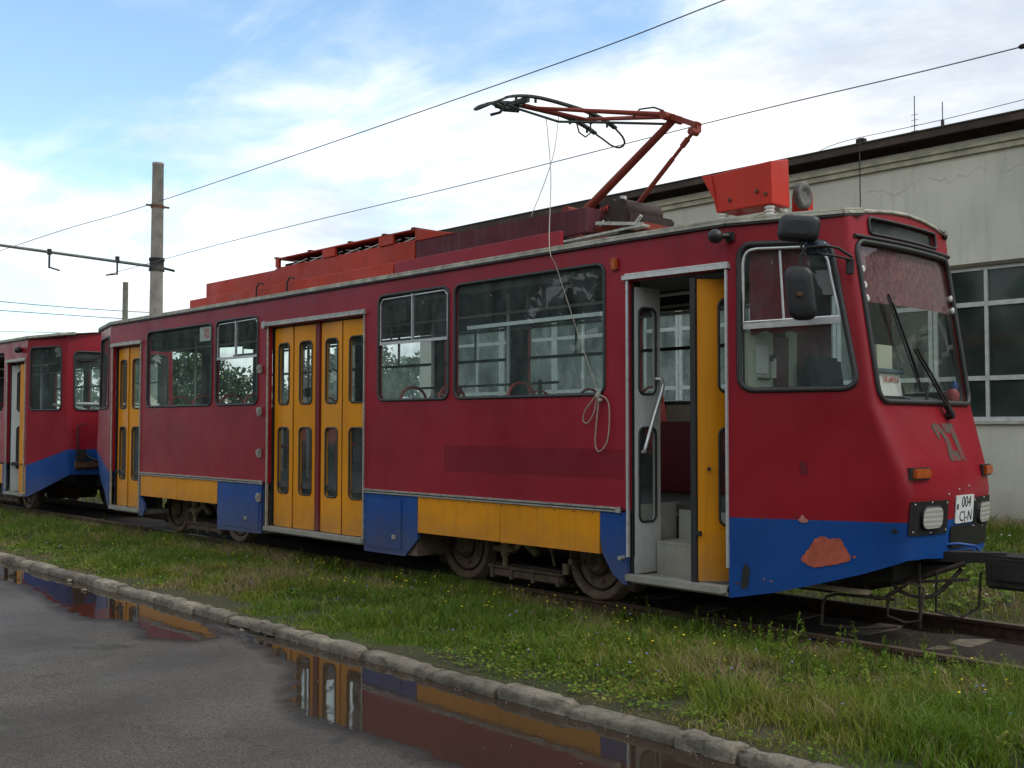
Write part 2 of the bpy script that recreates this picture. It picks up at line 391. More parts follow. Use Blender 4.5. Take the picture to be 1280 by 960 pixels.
# ------------------------------------------------------------------ ground, road, track
YC = 1.28
def gz(y):
    T = [(-400, -.19), (-2.0, -.19), (-1.96, -.105), (-1.2, -.085), (.1, -.095), (.42, -.12), (2.3, -.14), (3.2, -.07), (9.4, .12), (30, .1), (900, .0)]
    for (a, za), (b_, zb) in zip(T, T[1:]):
        if a <= y <= b_: return za + (zb - za) * (y - a) / (b_ - a)
    return 0
xs = [-900, -300, -120, -60, -40] + list(np.arange(-30, 6, .25)) + [8, 15, 40, 120, 400]
ys = [-400, -60, -10, -2.3, -2.0, -1.96] + list(np.arange(-1.9, 9.6, .2)) + [12, 16, 22, 30, 60, 150, 400, 900]
rng = random.Random(3)
vs = []
for y in ys:
    for x in xs:
        j = rng.uniform(-.014, .014) if (-1.9 < y < 9.3 and -30 < x < 6) else 0
        vs.append((x, y, gz(y) + j))
nx = len(xs); fs = [(j * nx + i, j * nx + i + 1, (j + 1) * nx + i + 1, (j + 1) * nx + i) for j in range(len(ys) - 1) for i in range(nx - 1)]
m, t, b = nodes('earth_and_moss')
c = mix(t, mrange(t, noise(t, 2.2, 8, .65), .35, .65), (.040, .042, .014), (.085, .062, .032))
c = mix(t, mrange(t, noise(t, 40, 5, .7), .4, .7), c, (.045, .060, .016))
s = t.nodes.new('ShaderNodeSeparateXYZ'); t.links.new(pos(t), s.inputs[0])
bed = mt(t, 'MULTIPLY', mrange(t, s.outputs[1], .15, .5), mrange(t, s.outputs[1], 2.5, 2.15))
c = mix(t, bed, c, mix(t, mrange(t, noise(t, 70, 3, .8), .4, .62), (.016, .011, .009), (.075, .058, .045)))
t.links.new(c, b.inputs['Base Color']); setp(b, Roughness=.95); bump(t, b, noise(t, 45, 5, .8), .9, .03)
mb = MB(); mb.add(vs, fs, 0, True); mb.build('ground', m, kind='structure')

# wet asphalt: a sheet, with low hollows where the water stands
m, t, b = nodes('old_asphalt')
grain = noise(t, 75, 4, .8); stones = t.nodes.new('ShaderNodeTexVoronoi'); stones.inputs['Scale'].default_value = 65; t.links.new(pos(t), stones.inputs[0])
c = mix(t, mrange(t, grain, .38, .66), (.030, .025, .020), (.195, .168, .135))
c = mix(t, mrange(t, stones.outputs['Distance'], .05, .30, .75, 0), c, (.23, .20, .16))
c = mix(t, mrange(t, noise(t, .8, 6, .6), .38, .66, 0, .6), c, (.030, .026, .023))
c = mix(t, mrange(t, noise(t, 3.5, 6, .7), .60, .72, 0, .45), c, (.13, .115, .09))
t.links.new(c, b.inputs['Base Color'])
vc = t.nodes.new('ShaderNodeTexVoronoi'); vc.feature = 'DISTANCE_TO_EDGE'; vc.inputs['Scale'].default_value = .75
wob = t.nodes.new('ShaderNodeVectorMath'); wob.operation = 'ADD'; nz = t.nodes.new('ShaderNodeTexNoise'); nz.inputs['Scale'].default_value = 2.5; nz.inputs['Detail'].default_value = 7; t.links.new(pos(t), nz.inputs[0])
sc_ = t.nodes.new('ShaderNodeVectorMath'); sc_.operation = 'SCALE'; sc_.inputs['Scale'].default_value = .55; t.links.new(nz.outputs['Color'], sc_.inputs[0]); t.links.new(pos(t), wob.inputs[0]); t.links.new(sc_.outputs[0], wob.inputs[1]); t.links.new(wob.outputs[0], vc.inputs[0])
crk = mt(t, 'MULTIPLY', mrange(t, vc.outputs['Distance'], .002, .009, 1, 0), mrange(t, noise(t, .5, 3), .48, .56))
c = mix(t, mt(t, 'MULTIPLY', crk, .25), c, (.008, .007, .006))
c = mix(t, mrange(t, noise(t, 1.7, 3, .5), .66, .70, 0, .5), c, (.014, .012, .011))
t.links.new(c, b.inputs['Base Color'])
damp = noise(t, .55, 6, .6)
t.links.new(mrange(t, damp, .36, .60, .36, .85), b.inputs['Roughness']); b.inputs['Specular IOR Level'].default_value = .4
bump(t, b, mt(t, 'ADD', stones.outputs['Distance'], mt(t, 'MULTIPLY', grain, .8)), .9, .012)
mb = MB(); xr = [-300, -100, -50, -30] + list(np.arange(-26, 8, 1.)) + [12, 30, 100]; yr = [-60, -20, -10, -6, -4, -3, -2.07]
mb.add([(x, y, -.17) for y in yr for x in xr], [(j * len(xr) + i, j * len(xr) + i + 1, (j + 1) * len(xr) + i + 1, (j + 1) * len(xr) + i) for j in range(len(yr) - 1) for i in range(len(xr) - 1)])
mb.build('road', m, kind='structure')
# puddles
m = bpy.data.materials.new('puddle_water'); m.use_nodes = True; t = m.node_tree
for n in list(t.nodes): t.nodes.remove(n)
o_ = t.nodes.new('ShaderNodeOutputMaterial'); pb = t.nodes.new('ShaderNodeBsdfPrincipled')
setp(pb, Base_Color=(.032, .022, .014)); t.links.new(mrange(t, noise(t, 1.6, 5, .7), .40, .75, .012, .075), pb.inputs['Roughness']); pb.inputs['IOR'].default_value = 1.38
bump(t, pb, noise(t, 2.4, 3, .5), .05, .02)
at_ = t.nodes.new('ShaderNodeAttribute'); at_.attribute_name = 'depth'
lvl = mt(t, 'ADD', at_.outputs['Fac'], mt(t, 'MULTIPLY', mt(t, 'SUBTRACT', noise(t, 5, 5, .65), .5), .30))
lvl = mt(t, 'ADD', lvl, mt(t, 'MULTIPLY', mt(t, 'SUBTRACT', noise(t, 55, 3, .7), .5), .16))
wet = t.nodes.new('ShaderNodeBsdfPrincipled'); setp(wet, Base_Color=(.022, .018, .014), Roughness=.5)
tq = t.nodes.new('ShaderNodeBsdfTransparent'); tp_ = t.nodes.new('ShaderNodeMixShader'); t.links.new(mrange(t, lvl, -.17, -.01, 0, .62), tp_.inputs[0]); t.links.new(tq.outputs[0], tp_.inputs[1]); t.links.new(wet.outputs[0], tp_.inputs[2]); mw = t.nodes.new('ShaderNodeMixShader'); t.links.new(mrange(t, lvl, -.012, .012), mw.inputs[0])
t.links.new(tp_.outputs[0], mw.inputs[1]); t.links.new(pb.outputs[0], mw.inputs[2]); t.links.new(mw.outputs[0], o_.inputs[0]); MT['water'] = m
def puddle(pts, seed, name='puddle'):
    """standing water: fine grid inside the outline, depth attribute from the distance to the edge"""
    P = np.array(pts, float); n = len(P); st = .045
    gx = np.arange(P[:, 0].min() - .4, P[:, 0].max() + .4, st); gy = np.arange(P[:, 1].min() - .4, min(P[:, 1].max(), -2.05), st)
    X, Y = np.meshgrid(gx, gy); F = X.ravel(); G = Y.ravel(); ins = np.zeros(len(F), bool); dist = np.full(len(F), 9.)
    for i in range(n):
        x0, y0 = P[i]; x1, y1 = P[(i + 1) % n]
        c_ = ((y0 > G) != (y1 > G)) & (F < (x1 - x0) * (G - y0) / (y1 - y0 + 1e-12) + x0); ins ^= c_
        t_ = np.clip(((F - x0) * (x1 - x0) + (G - y0) * (y1 - y0)) / ((x1 - x0) ** 2 + (y1 - y0) ** 2), 0, 1)
        dist = np.minimum(dist, np.hypot(F - x0 - t_ * (x1 - x0), G - y0 - t_ * (y1 - y0)))
    sd_ = np.where(ins, dist, -dist); sd_ = np.where(G > -2.16, np.maximum(sd_, .05 * ins), sd_)
    ny, nx_ = X.shape; ok = (sd_ > -.34).reshape(ny, nx_)
    idx = -np.ones(ny * nx_, int); q = np.where(ok.ravel())[0]; idx[q] = np.arange(len(q)); idx = idx.reshape(ny, nx_)
    fs = [(idx[j, i], idx[j, i + 1], idx[j + 1, i + 1], idx[j + 1, i]) for j in range(ny - 1) for i in range(nx_ - 1) if ok[j, i] and ok[j, i + 1] and ok[j + 1, i] and ok[j + 1, i + 1]]
    mb = MB(); mb.add([(F[k], G[k], -.166) for k in q], [tuple(int(v) for v in f) for f in fs])
    o = mb.build(name, MT['water'], kind='structure')
    at = o.data.attributes.new('depth', 'FLOAT', 'POINT'); at.data.foreach_set('value', sd_[q].astype(np.float32))
PUD = True

# kerb stones
m, t, b = nodes('kerb_concrete')
c = mix(t, mrange(t, noise(t, 4, 7, .65), .35, .68), (.17, .15, .115), (.38, .345, .27))
c = mix(t, mrange(t, noise(t, 22, 6, .75), .52, .72, 0, .8), c, (.055, .048, .035))
c = mix(t, mrange(t, noise(t, 9, 5, .7), .58, .70, 0, .7), c, (.05, .06, .025))
oi = t.nodes.new('ShaderNodeObjectInfo'); c = mix(t, 1.0, c, mix(t, oi.outputs['Random'], (.70, .68, .64), (1.08, 1.05, 1.0)), 'MULTIPLY')
t.links.new(c, b.inputs['Base Color']); setp(b, Roughness=.9); bump(t, b, mt(t, 'ADD', noise(t, 24, 8, .8), mt(t, 'MULTIPLY', noise(t, 6, 3), .8)), 1.0, .03)
MT['kerb'] = m
rng = random.Random(11); x = -27.0; i = 0
stone_x = []
while x < 1.0:
    L = rng.choice((.38, .46, .62, .78, .85)); stone_x.append((x, x + L)); x += L + rng.uniform(.012, .035)
for (x0, x1) in stone_x:
    bm = bmesh.new(); bmesh.ops.create_cube(bm, size=1)
    bmesh.ops.subdivide_edges(bm, edges=bm.edges[:], cuts=9, use_grid_fill=True)
    dz = rng.uniform(-.013, .010); dy = rng.uniform(-.014, .014); rz = rng.uniform(-.022, .022)
    chips = [(rng.uniform(x0, x1), rng.choice((-2.09, -1.95)), rng.uniform(.02, .07)) for _ in range(4)]
    for v in bm.verts:
        q = v.co; X = (x0 + x1) / 2 + q.x * (x1 - x0); Y = -2.01 + q.y * .16; Z = -.175 + q.z * .17
        # worn rounding of the top edges
        ex = max(0, abs(q.x) - .42) / .08; ey = max(0, abs(q.y) - .34) / .16; ez = max(0, q.z - .32) / .18
        Z -= .008 * min(1, ex) * (q.z > 0) * min(1, ez) + .010 * min(1, ey) * (q.z > 0) * min(1, ez)
        Y -= math.copysign(.010 * min(1, ez), q.y) * (abs(q.y) > .4)
        for cxx, cyy, cr in chips:
            d = math.hypot(X - cxx, Y - cyy)
            if d < cr and q.z > .1: Z -= (cr - d) * .6; Y += (-2.01 - Y) * .2
        v.co = Vector((X + rng.uniform(-.003, .003), Y + dy + rz * (q.x) + rng.uniform(-.003, .003), Z + dz + rng.uniform(-.003, .003)))
    mb = MB(); mb.frombm(bm, 0, None, True)
    mb.build('kerb_stone', MT['kerb'], label='weathered pale concrete kerb stone in the row between wet asphalt and grass verge', cat='kerb stone', group='kerb stones along the verge')

# puddle outlines (world metres on the road)
puddle([(-5.0, -2.05), (-8.1, -2.05), (-8.25, -2.22), (-7.9, -2.30), (-7.45, -2.36), (-6.9, -2.50), (-6.43, -2.75), (-6.1, -3.0), (-5.63, -3.18), (-5.26, -3.16), (-4.84, -3.10), (-4.4, -3.14), (-3.84, -3.2), (-2.6, -3.05), (-1.8, -2.8), (-1.6, -2.05)], 5)
puddle([(-8.6, -2.30), (-8.9, -2.22), (-10.5, -2.10), (-12.5, -2.05), (-17.5, -2.03), (-24, -2.02), (-24, -3.0), (-18, -2.9), (-15, -2.66), (-12.98, -2.62), (-12.11, -2.57), (-11.09, -2.73), (-10.14, -2.86), (-9.75, -2.86), (-9.45, -2.64), (-9.05, -2.70), (-8.55, -2.88), (-8.2, -2.62), (-8.2, -2.44)], 9)

# rails
m, t, b = nodes('rail_steel')
c = mix(t, mrange(t, noise(t, 12, 6, .7), .35, .7), (.040, .022, .014), (.11, .062, .038))
t.links.new(c, b.inputs['Base Color']); setp(b, Roughness=.75, Metallic=.2); bump(t, b, noise(t, 60, 4), .4, .004)
MT['rail'] = m
m2, t, b = nodes('rail_head_steel'); setp(b, Base_Color=(.19, .14, .10), Roughness=.42, Metallic=.55)
for yr_, lab in ((.535, 'near rusty tram rail running under the wheels beside the grass verge'), (2.06, 'farther rusty rail of the tram track, on the depot side')):
    prof = [(-.055, -.15), (.055, -.15), (.055, -.138), (.012, -.125), (.010, -.04), (.034, -.03), (.035, -.004), (.028, 0), (-.028, 0), (-.035, -.004), (-.034, -.03), (-.010, -.04), (-.012, -.125), (-.055, -.138)]
    mb = MB(); n = len(prof)
    for seg in range(6):
        x0 = -60 + seg * 13; x1 = x0 + 12.995
        vs = [(x_, yr_ + p[0], p[1]) for x_ in (x0, x1) for p in prof]
        for k in range(n):
            mb.add([vs[k], vs[(k + 1) % n], vs[n + (k + 1) % n], vs[n + k]], [(0, 1, 2, 3)], 1 if k == 7 else 0)
    mb.build('rail', [MT['rail'], m2], label=lab, cat='rail', group='rails of the tram track')
MT['sleeper'] = plain('sleeper_concrete', (.16, .13, .095), .9, 0, 14, .4, .5)
for i in range(14):
    x = -3.05 - i * .78
    if x < -9: break
    mb = MB(); mb.box(x - .12, -.02, -.26, x + .12, 2.58, -.128 + random.uniform(-.004, .004), 0, .02)
    mb.build('sleeper', MT['sleeper'], label='dusty concrete sleeper lying crosswise under the tram rails', cat='sleeper', group='sleepers under the tram track')

# ------------------------------------------------------------------ tram bodies
def interp(T, z):
    if z <= T[0][0]: return T[0][1]
    for (a, va), (b_, vb) in zip(T, T[1:]):
        if z <= b_: return va + (vb - va) * (z - a) / (b_ - a)
    return T[-1][1]
CX = [(.3, -3.755), (.66, -3.75), (.9, -3.735), (1.08, -3.72), (1.24, -3.745), (1.73, -3.92), (2.96, -4.09), (3.3, -4.12)]
CY = [(.3, .635), (.66, .63), (.9, .61), (1.24, .575), (1.73, .47), (2.96, .48), (3.3, .48)]
CR = [(.66, .10), (1.24, .10), (1.6, .07), (1.8, .05), (3.3, .04)]
def make_map(xa, ya, cx, cy, cr, bulge, sgn):
    """plan path round an end: s 0..1 near side, 1..2 end wall, 2..3 far side; sgn=+1 end faces +x"""
    def plan(s, z):
        s = float(s); z = float(z)
        X, Y, R = cx(z), cy(z), cr(z)
        A = Vector((xa, ya)); C = Vector((X, Y)); L = (C - A).length
        if s > 1.5:
            p = plan(3 - s, z); return Vector((p.x, 2 * YC - p.y))
        if s <= 1:
            k = R / L
            if s > 1 - k:
                u = (s - (1 - k)) / (2 * k)          # first half of the corner
                P0 = A.lerp(C, 1 - k); W = YC - Y; P2 = Vector((X + sgn * bulge * (1 - (1 - R / W) ** 2), Y + R))
                return (1 - u) ** 2 * P0 + 2 * u * (1 - u) * C + u * u * P2
            return A.lerp(C, s)
        y = Y + (s - 1) * 2 * (YC - Y); W = YC - Y
        if y < Y + R:
            k = R / L; u = .5 + .5 * (y - Y) / R; P0 = A.lerp(C, 1 - k); P2 = Vector((X + sgn * bulge * (1 - (1 - R / W) ** 2), Y + R))
            return (1 - u) ** 2 * P0 + 2 * u * (1 - u) * C + u * u * P2
        t_ = (y - YC) / W
        return Vector((X + sgn * bulge * (1 - t_ * t_), y))
    def f(s, z, d=0):
        p = plan(s, z)
        if abs(d) > 1e-9:
            e = .004; q = (plan(min(3, s + e), z) - plan(max(0, s - e), z))
            nrm = Vector((-q.y, q.x)) * sgn; nrm.normalize(); p = p + nrm * d
        return Vector((p.x, p.y, z))
    return f
# main wall: straight, bending a little inwards past the front door
def near(x, z, d=0): return Vector((x, (0 if x < -5.87 else (x + 5.87) / .97 * .06) + d, z))
def far(x, z, d=0): return Vector((x, 2 * YC - (0 if x < -5.87 else (x + 5.87) / .97 * .06) - d, z))
def SGN(f, s=1):      # flip x->-s so that loops stay outward: not needed for tubes
    return f
MAT_BODY = [MT['sidered'], MT['interior']]

def window(parent, loop, f, g='glass', r=.016, d=.0, extra=None, name='window', label=None, cs=()):
    mb = MB(); gasket(mb, densify(loop, .12), f, r, d); 
    o = mb.build(name, MT['gasket'], parent, label)
    p = MB(); sheet(p, densify(loop, .3), [], lambda s_, z_, dd: f(s_, z_, dd + .016), 0, cs)
    p.build('pane', MT[g], o)
    if extra:
        e = MB(); extra(e); e.build('frame', MT['brighttrim'], o)
    return o
def bars(e, f, segs, w_=.022, d=.012):
    for (a, b_) in segs: 
        A = f(a[0], a[1], d); B = f(b_[0], b_[1], d); e.beam(A, B, .014, w_, 0)

def door_leaf(parent, A, B, z0, z1, mat, wins, name='door_leaf', thick=.035, label=None, rub=True, g='doorglass'):
    """a leaf standing between plan points A and B (outer face on the right-hand side walking A->B is outwards)"""
    A, B = Vector(A), Vector(B); L = (B - A).length; e = (B - A).normalized(); n_ = Vector((-e.y, e.x))   # inward normal
    f = lambda s_, z_, d=0: Vector((A.x + e.x * s_ + n_.x * d, A.y + e.y * s_ + n_.y * d, z_))
    W = [rr(u0 * L, v0, u1 * L, v1, .055, 4) for u0, v0, u1, v1 in wins]
    mb = MB(); sheet(mb, rr(0, z0, L, z1, .012, 2), W, f, thick)
    o = mb.build(name, MT[mat], parent, label, bevel=.004)
    for wl in W:
        mb = MB(); gasket(mb, densify(wl, .1), f, .011, -.002); q = mb.build('gasket', MT['gasket'], o)
        # raised pressed lip round the opening
        mb = MB(); sheet(mb, wl, [], lambda s_, z_, d: f(s_, z_, thick * .5), 0); mb.build('pane', MT[g], o)
    if rub:
        mb = MB(); mb.beam(f(-.006, z0, thick / 2), f(-.006, z1, thick / 2), .014, .04, 0, (e.x, e.y, 0)); mb.build('edge_seal', MT['rubber'], o)
    return o, f

def make_wheel(parent, x, y, sgn, R=.36):
    mb = MB()
    mb.lathe((x, y, R + .0), (0, sgn, 0), [(-.05, R + .028), (-.03, R + .028), (-.02, R), (.05, R - .004), (.055, R - .02), (.055, R - .065), (.03, R - .072), (.02, R - .09), (.022, .15), (.05, .13), (.07, .10), (.10, .095), (.105, .06), (.07, .05), (.07, .0001)], 40)
    mb2 = MB(); mb2.tube([(x + .262 * math.cos(a), y + sgn * .034, R + .262 * math.sin(a)) for a in np.linspace(0, 2 * PI, 33)[:-1]], .010, 6, True); mb2.tube([(x + .135 * math.cos(a), y + sgn * .052, R + .135 * math.sin(a)) for a in np.linspace(0, 2 * PI, 25)[:-1]], .008, 6, True); mb2_ = mb2
    for k in range(8):
        a = k * PI / 4 + .2; mb.lathe((x + math.cos(a) * .19, y + sgn * .02, R + math.sin(a) * .19), (0, sgn, 0), [(0, .016), (.02, .016)], 6)
    o = mb.build('wheel', MT['wheel'], parent, bevel=0); mb2_.build('wheel_ring', MT['chassis'], o); return o
def bogie(parent, xc, wb, full=True, label=None):
    w0 = [make_wheel(parent, xc + sx * wb / 2, .54, -1) for sx in (-1, 1)]
    for sx in (-1, 1): make_wheel(parent, xc + sx * wb / 2, 2.04, 1)
    mb = MB()
    for sx in (-1, 1):
        mb.lathe((xc + sx * wb / 2, .5, .36), (0, 1, 0), [(0, .06), (1.6, .06)], 12)
        mb.box(xc + sx * wb / 2 - .26, .9, .18, xc + sx * wb / 2 + .26, 1.7, .60, 0, .03)         # motors
    for yy in (.72, 1.78):
        mb.box(xc - wb / 2 - .1, yy, .34, xc + wb / 2 + .1, yy + .09, .50)
    mb.box(xc - .18, .5, .40, xc + .18, 2.06, .58, 0, .02)
    mb.box(xc - wb / 2 + .42, .60, .06, xc + wb / 2 - .42, .66, .10); mb.box(xc - wb / 2 + .42, .50, .12, xc + wb / 2 - .42, .62, .22)
    mb.build('bogie_frame', MT['bogiedark'], parent)
    # magnetic track brake and linkage
    mb = MB(); mb.box(xc - .48, .46, .095, xc + .50, .56, .165, 0, .008); mb.box(xc - .52, .43, .175, xc + .52, .60, .20, 0, .005)
    for k in (-.48, -.2, .1, .44): mb.box(xc + k - .02, .45, .07, xc + k + .03, .58, .21, 0, .005)
    mb.build('track_brake', MT['bogie'], parent)
    mb = MB()
    mb.tube([(xc - .28, .46, .70), (xc - .28, .46, .30)], .048, 12); mb.tube([(xc - .28, .46, .33), (xc - .28, .46, .20)], .03, 10)
    mb.tube([(xc - .44, .47, .36), (xc - .16, .47, .37)], .035, 10)
    mb.tube([(xc + .02, .45, .72), (xc - .04, .44, .50), (xc + .12, .43, .40), (xc + .2, .43, .36)], .038, 10)
    mb.tube([(xc - .12, .44, .38), (xc + .02, .44, .48)], .03, 8)
    mb.tube([(xc + .02, .46, .50), (xc + .28, .46, .48), (xc + .36, .46, .40), (xc + .40, .46, .26)], .012, 8)
    mb.tube([(xc + .55, .46, .30), (xc + .55, .46, .20)], .035, 10); mb.tube([(xc + .66, .40, .33), (xc + .66, .52, .33)], .03, 10)
    mb.build('brake_linkage', MT['pipe'], parent)
    for sx in (-1, 1):
        mb = MB(); x = xc + sx * (wb / 2 + .38)
        mb.box(x - .07, .5, .12, x + .07, .64, .42, 0, .02); mb.build('sand_hose_box', MT['bogiedark'], parent)

def side_wall(parent, x0, x1, zt, openings, wins, fwins, cs=(), lw=True):
    """near side with notched door openings, far side with windows only"""
    out_ = [(x0, .88)]
    for a, b_, zt_ in openings: out_ += [(a, .88), (a, zt_), (b_, zt_), (b_, .88)]
    out_ += [(x1, .88), (x1, zt), (x0, zt)]
    H = [rr(*q, .085, 5) for q in wins]
    mb = MB(); sheet(mb, out_, H, near, .05, cs, (), 0, 1)
    mb.build('side_panel', MAT_BODY, parent, 'crimson side panel with a darker repainted strip' if lw else None)
    FH = [rr(*q, .085, 5) for q in fwins]
    mb = MB(); sheet(mb, [(x0, .30), (x1, .30), (x1, zt), (x0, zt)], FH, far, .05, cs, (), 0, 1)
    for k in range(len(mb.f)): mb.f[k] = mb.f[k][::-1]
    mb.build('far_side_panel', MAT_BODY, parent)
    for q in fwins:
        L = rr(*q, .085, 5)
        def ex(e, q=q):
            if q[2] - q[0] > 1.0: bars(e, far, [((q[0], 2.42), (q[2], 2.42)), (((q[0] + q[2]) / 2, 2.42), ((q[0] + q[2]) / 2, q[3]))], .035, .02)
        mb = MB(); gasket(mb, densify(L, .12), far, .016); o = mb.build('window', MT['gasket'], parent)
        p = MB(); sheet(p, L, [], lambda s_, z_, d: far(s_, z_, .016), 0); p.build('pane', MT['farglass'], o)
        if q[2] - q[0] > 1.0:
            e = MB(); ex(e); e.build('frame', MT['interior'], o)

def roof(parent, stations, zc=.15):
    """stations: (x, y_edge, z_edge)"""
    mb = MB(); n = 16; vs = []
    for x, y, z in stations:
        for k in range(n + 1):
            t_ = -1 + 2 * k / n; vs.append((x, YC + (YC - y + .012) * t_, z + zc * (1 - abs(t_) ** 2)))
    fs = [(i * (n + 1) + k, i * (n + 1) + k + 1, (i + 1) * (n + 1) + k + 1, (i + 1) * (n + 1) + k) for i in range(len(stations) - 1) for k in range(n)]
    mb.add(vs, fs, 0, True); mb.build('roof', MT['roofm'], parent)
    mb = MB(); m2_ = []
    for sgn in (1, -1):
        P = [Vector((x, YC - sgn * (YC - y + .014), z)) for x, y, z in stations]
        for a, b_ in zip(P, P[1:]):
            mb.beam(a - Vector((0, 0, .002)), b_ - Vector((0, 0, .002)), .034, .024); mb.beam(a + Vector((0, 0, .022)), b_ + Vector((0, 0, .022)), .020, .014)
            m2_.append((a, b_))
    mb.build('gutter', MT['gutter'], parent)
    mb = MB()
    for a, b_ in m2_: mb.beam(a - Vector((0, 0, .026)), b_ - Vector((0, 0, .026)), .026, .012)
    mb.build('gutter_seal', MT['rubber'], parent)

def interior(parent, x0, x1, seats, poles):
    mb = MB(); mb.box(x0, .62, .84, x1, 2.49, .90); xf = x1 - .95 if abs(x1 + 4.95) < .01 else x1; mb.box(x0, .07, .84, xf, .62, .90); mb.build('floor', MT['floor'], parent)
    mb = MB(); mb.box(x0, .07, 2.99, x1, 2.49, 3.03); mb.box(x0, .06, 2.86, x1, .30, 2.99); mb.box(x0, 2.26, 2.86, x1, 2.48, 2.99); mb.build('ceiling', MT['ceil'], parent)
    for x, y, in seats:
        mb = MB(); mb.box(x, y - .20, 1.28, x + .42, y + .20, 1.33, 0, .02); mb.obox((x - .02, y, 1.58), (.02, 0, 0), (0, .19, 0), (-.05, 0, .25), 0, .015)
        mb.box(x + .15, y - .03, .90, x + .23, y + .03, 1.29)
        o = mb.build('seat', MT['seat'], parent)
        mb = MB(); mb.tube([(x - .06, y - .17, 1.75)] + [(x - .07 - .01 * math.sin(a), y - .17 * math.cos(a), 1.86 + .13 * math.sin(a)) for a in np.linspace(0, PI, 9)] + [(x - .06, y + .17, 1.75)], .016, 8)
        mb.build('seat_handle', MT['redtube'], o)
    for x, y in poles:
        mb = MB(); mb.tube([(x, y, .9), (x, y, 2.99)], .019, 10); mb.build('grab_pole', MT['tube'], parent)
    for y in (.62, 1.92):
        mb = MB(); mb.tube([(x0 + .3, y, 2.72), (x1 - .3, y, 2.72)], .016, 8)
        for k in range(int((x1 - x0) / 2)): mb.tube([(x0 + .6 + 2 * k, y, 2.72), (x0 + .6 + 2 * k, y, 2.99)], .012, 6)
        mb.build('ceiling_rail', MT['tube'], parent)

def end_shell(parent, xa, xe, sgn, endwin=True):
    """tapering, coupled end (rear of the leading car, front of the trailer)"""
    cx = lambda z: xe + sgn * interp([(.6, -.04), (1.1, .02), (1.8, -.04), (3.2, -.10)], z)
    cy = lambda z: .31 if z > 1.2 else .31 + (1.2 - z) * .10
    f = make_map(xa, 0.0, cx, cy, lambda z: .05, .09, sgn)
    bot = [(0, .30), (.05, .31), (1, .72), (1.5, .72), (2, .72), (3, .30)]
    mid = [(0, .86), (1, 1.16), (2, 1.16), (3, .86)]
    cs = [.2, .4, .6, .8, .92, .96, .985, 1, 1.015, 1.03, 1.06, 1.15, 1.3, 1.5, 1.7, 1.85, 1.94, 1.97, 2, 2.04, 2.2, 2.6]
    cz = [.9, 1.1, 1.4, 1.8, 2.4, 2.9]
    top = [(3, 3.12), (2, 3.15), (1.75, 3.21), (1.5, 3.24), (1.25, 3.21), (1, 3.15), (0, 3.12)]
    sw = rr(.08, 1.84, .86, 2.95, .085, 5, .07); fw_ = rr(1.06, 1.84, 1.94, 2.86, .08, 5, .04); sw2 = [(3 - p[0], p[1]) for p in sw][::-1]
    o1 = len(parent.children)
    mb = MB(); sheet(mb, mid + top, [sw, fw_, sw2], f, .04, cs, cz, 0, 1, True)
    if sgn < 0: mb.f = [q[::-1] for q in mb.f]
    e = mb.build('end_panel', [MT['red'], MT['interior']], parent); es_ = e.modifiers.new('split', 'EDGE_SPLIT'); es_.split_angle = math.radians(13)
    mb = MB(); sheet(mb, bot + mid[::-1], [], f, .04, cs, cz, 0, 0, True)
    if sgn < 0: mb.f = [q[::-1] for q in mb.f]
    e = mb.build('lower_end_panel', MT['blue'], parent, 'blue lower panel rising towards the coupled end'); es_ = e.modifiers.new('split', 'EDGE_SPLIT'); es_.split_angle = math.radians(13)
    for L, c_ in ((sw, ()), (fw_, [1.15, 1.3, 1.5, 1.7, 1.85]), (sw2, ())):
        window(parent, L, f, 'glass', .018, 0, None, 'window', None, c_)
    return f

# ================================================================== the leading tram
tram = empty('tram', (-10.5, YC, 0), 'crimson tram with ochre doors, blue skirt and raised pantograph, its front door open', 'tram')
ZT = 3.12
openings = [(-16.21, -15.22, 2.76), (-11.60, -9.60, 2.77), (-5.84, -4.915, 2.77)]
wins = [(-15.0, 1.84, -13.05, 2.92), (-12.93, 1.84, -11.86, 2.93), (-9.34, 1.84, -8.17, 2.95), (-8.08, 1.84, -6.11, 2.95)]
fwins = [(-16.1, 1.84, -15.1, 2.85), (-14.9, 1.84, -13.4, 2.85), (-13.15, 1.84, -11.55, 2.85), (-11.3, 1.84, -10.06, 2.85), (-9.66, 1.84, -8.05, 2.85), (-7.85, 1.84, -6.15, 2.85), (-5.9, 1.84, -5.2, 2.85)]
side_wall(tram, -16.32, -4.90, ZT, openings, wins, fwins, cs=[-5.87])
def slider(q, part=.5, full=True):
    def ex(e):
        x0, z0, x1, z1 = q; zm = 2.44; xm = x0 + (x1 - x0) * part
        bars(e, near, [((x0 + .02, zm), (x1 - .02, zm)), ((xm, zm), (xm, z1 - .02))], .03, .004)
        e.tube([near(x0 + .03, zm, .006), near(x0 + .03, z1 - .09, .006), near(x0 + .07, z1 - .04, .006), near(x1 - .07, z1 - .03, .006), near(x1 - .025, z1 - .08, .006), near(x1 - .025, zm, .006)], .009, 6)
    return ex
window(tram, rr(*wins[0], .085, 5), near, label='wide fixed window with a route sticker in its corner')
window(tram, rr(*wins[1], .085, 5), near, extra=slider(wins[1], .48), label='window with its upper slider half open')
window(tram, rr(*wins[2], .085, 5), near, extra=slider(wins[2], .5), label='narrow window with its upper slider open')
window(tram, rr(*wins[3], .085, 5), near, label='widest window in front of the grab rail')
# horizontal rail inside the wide window
mb = MB(); mb.beam((-8.0, .10, 2.53), (-6.16, .10, 2.54), .02, .035); mb.build('window_rail', MT['tube'], tram)
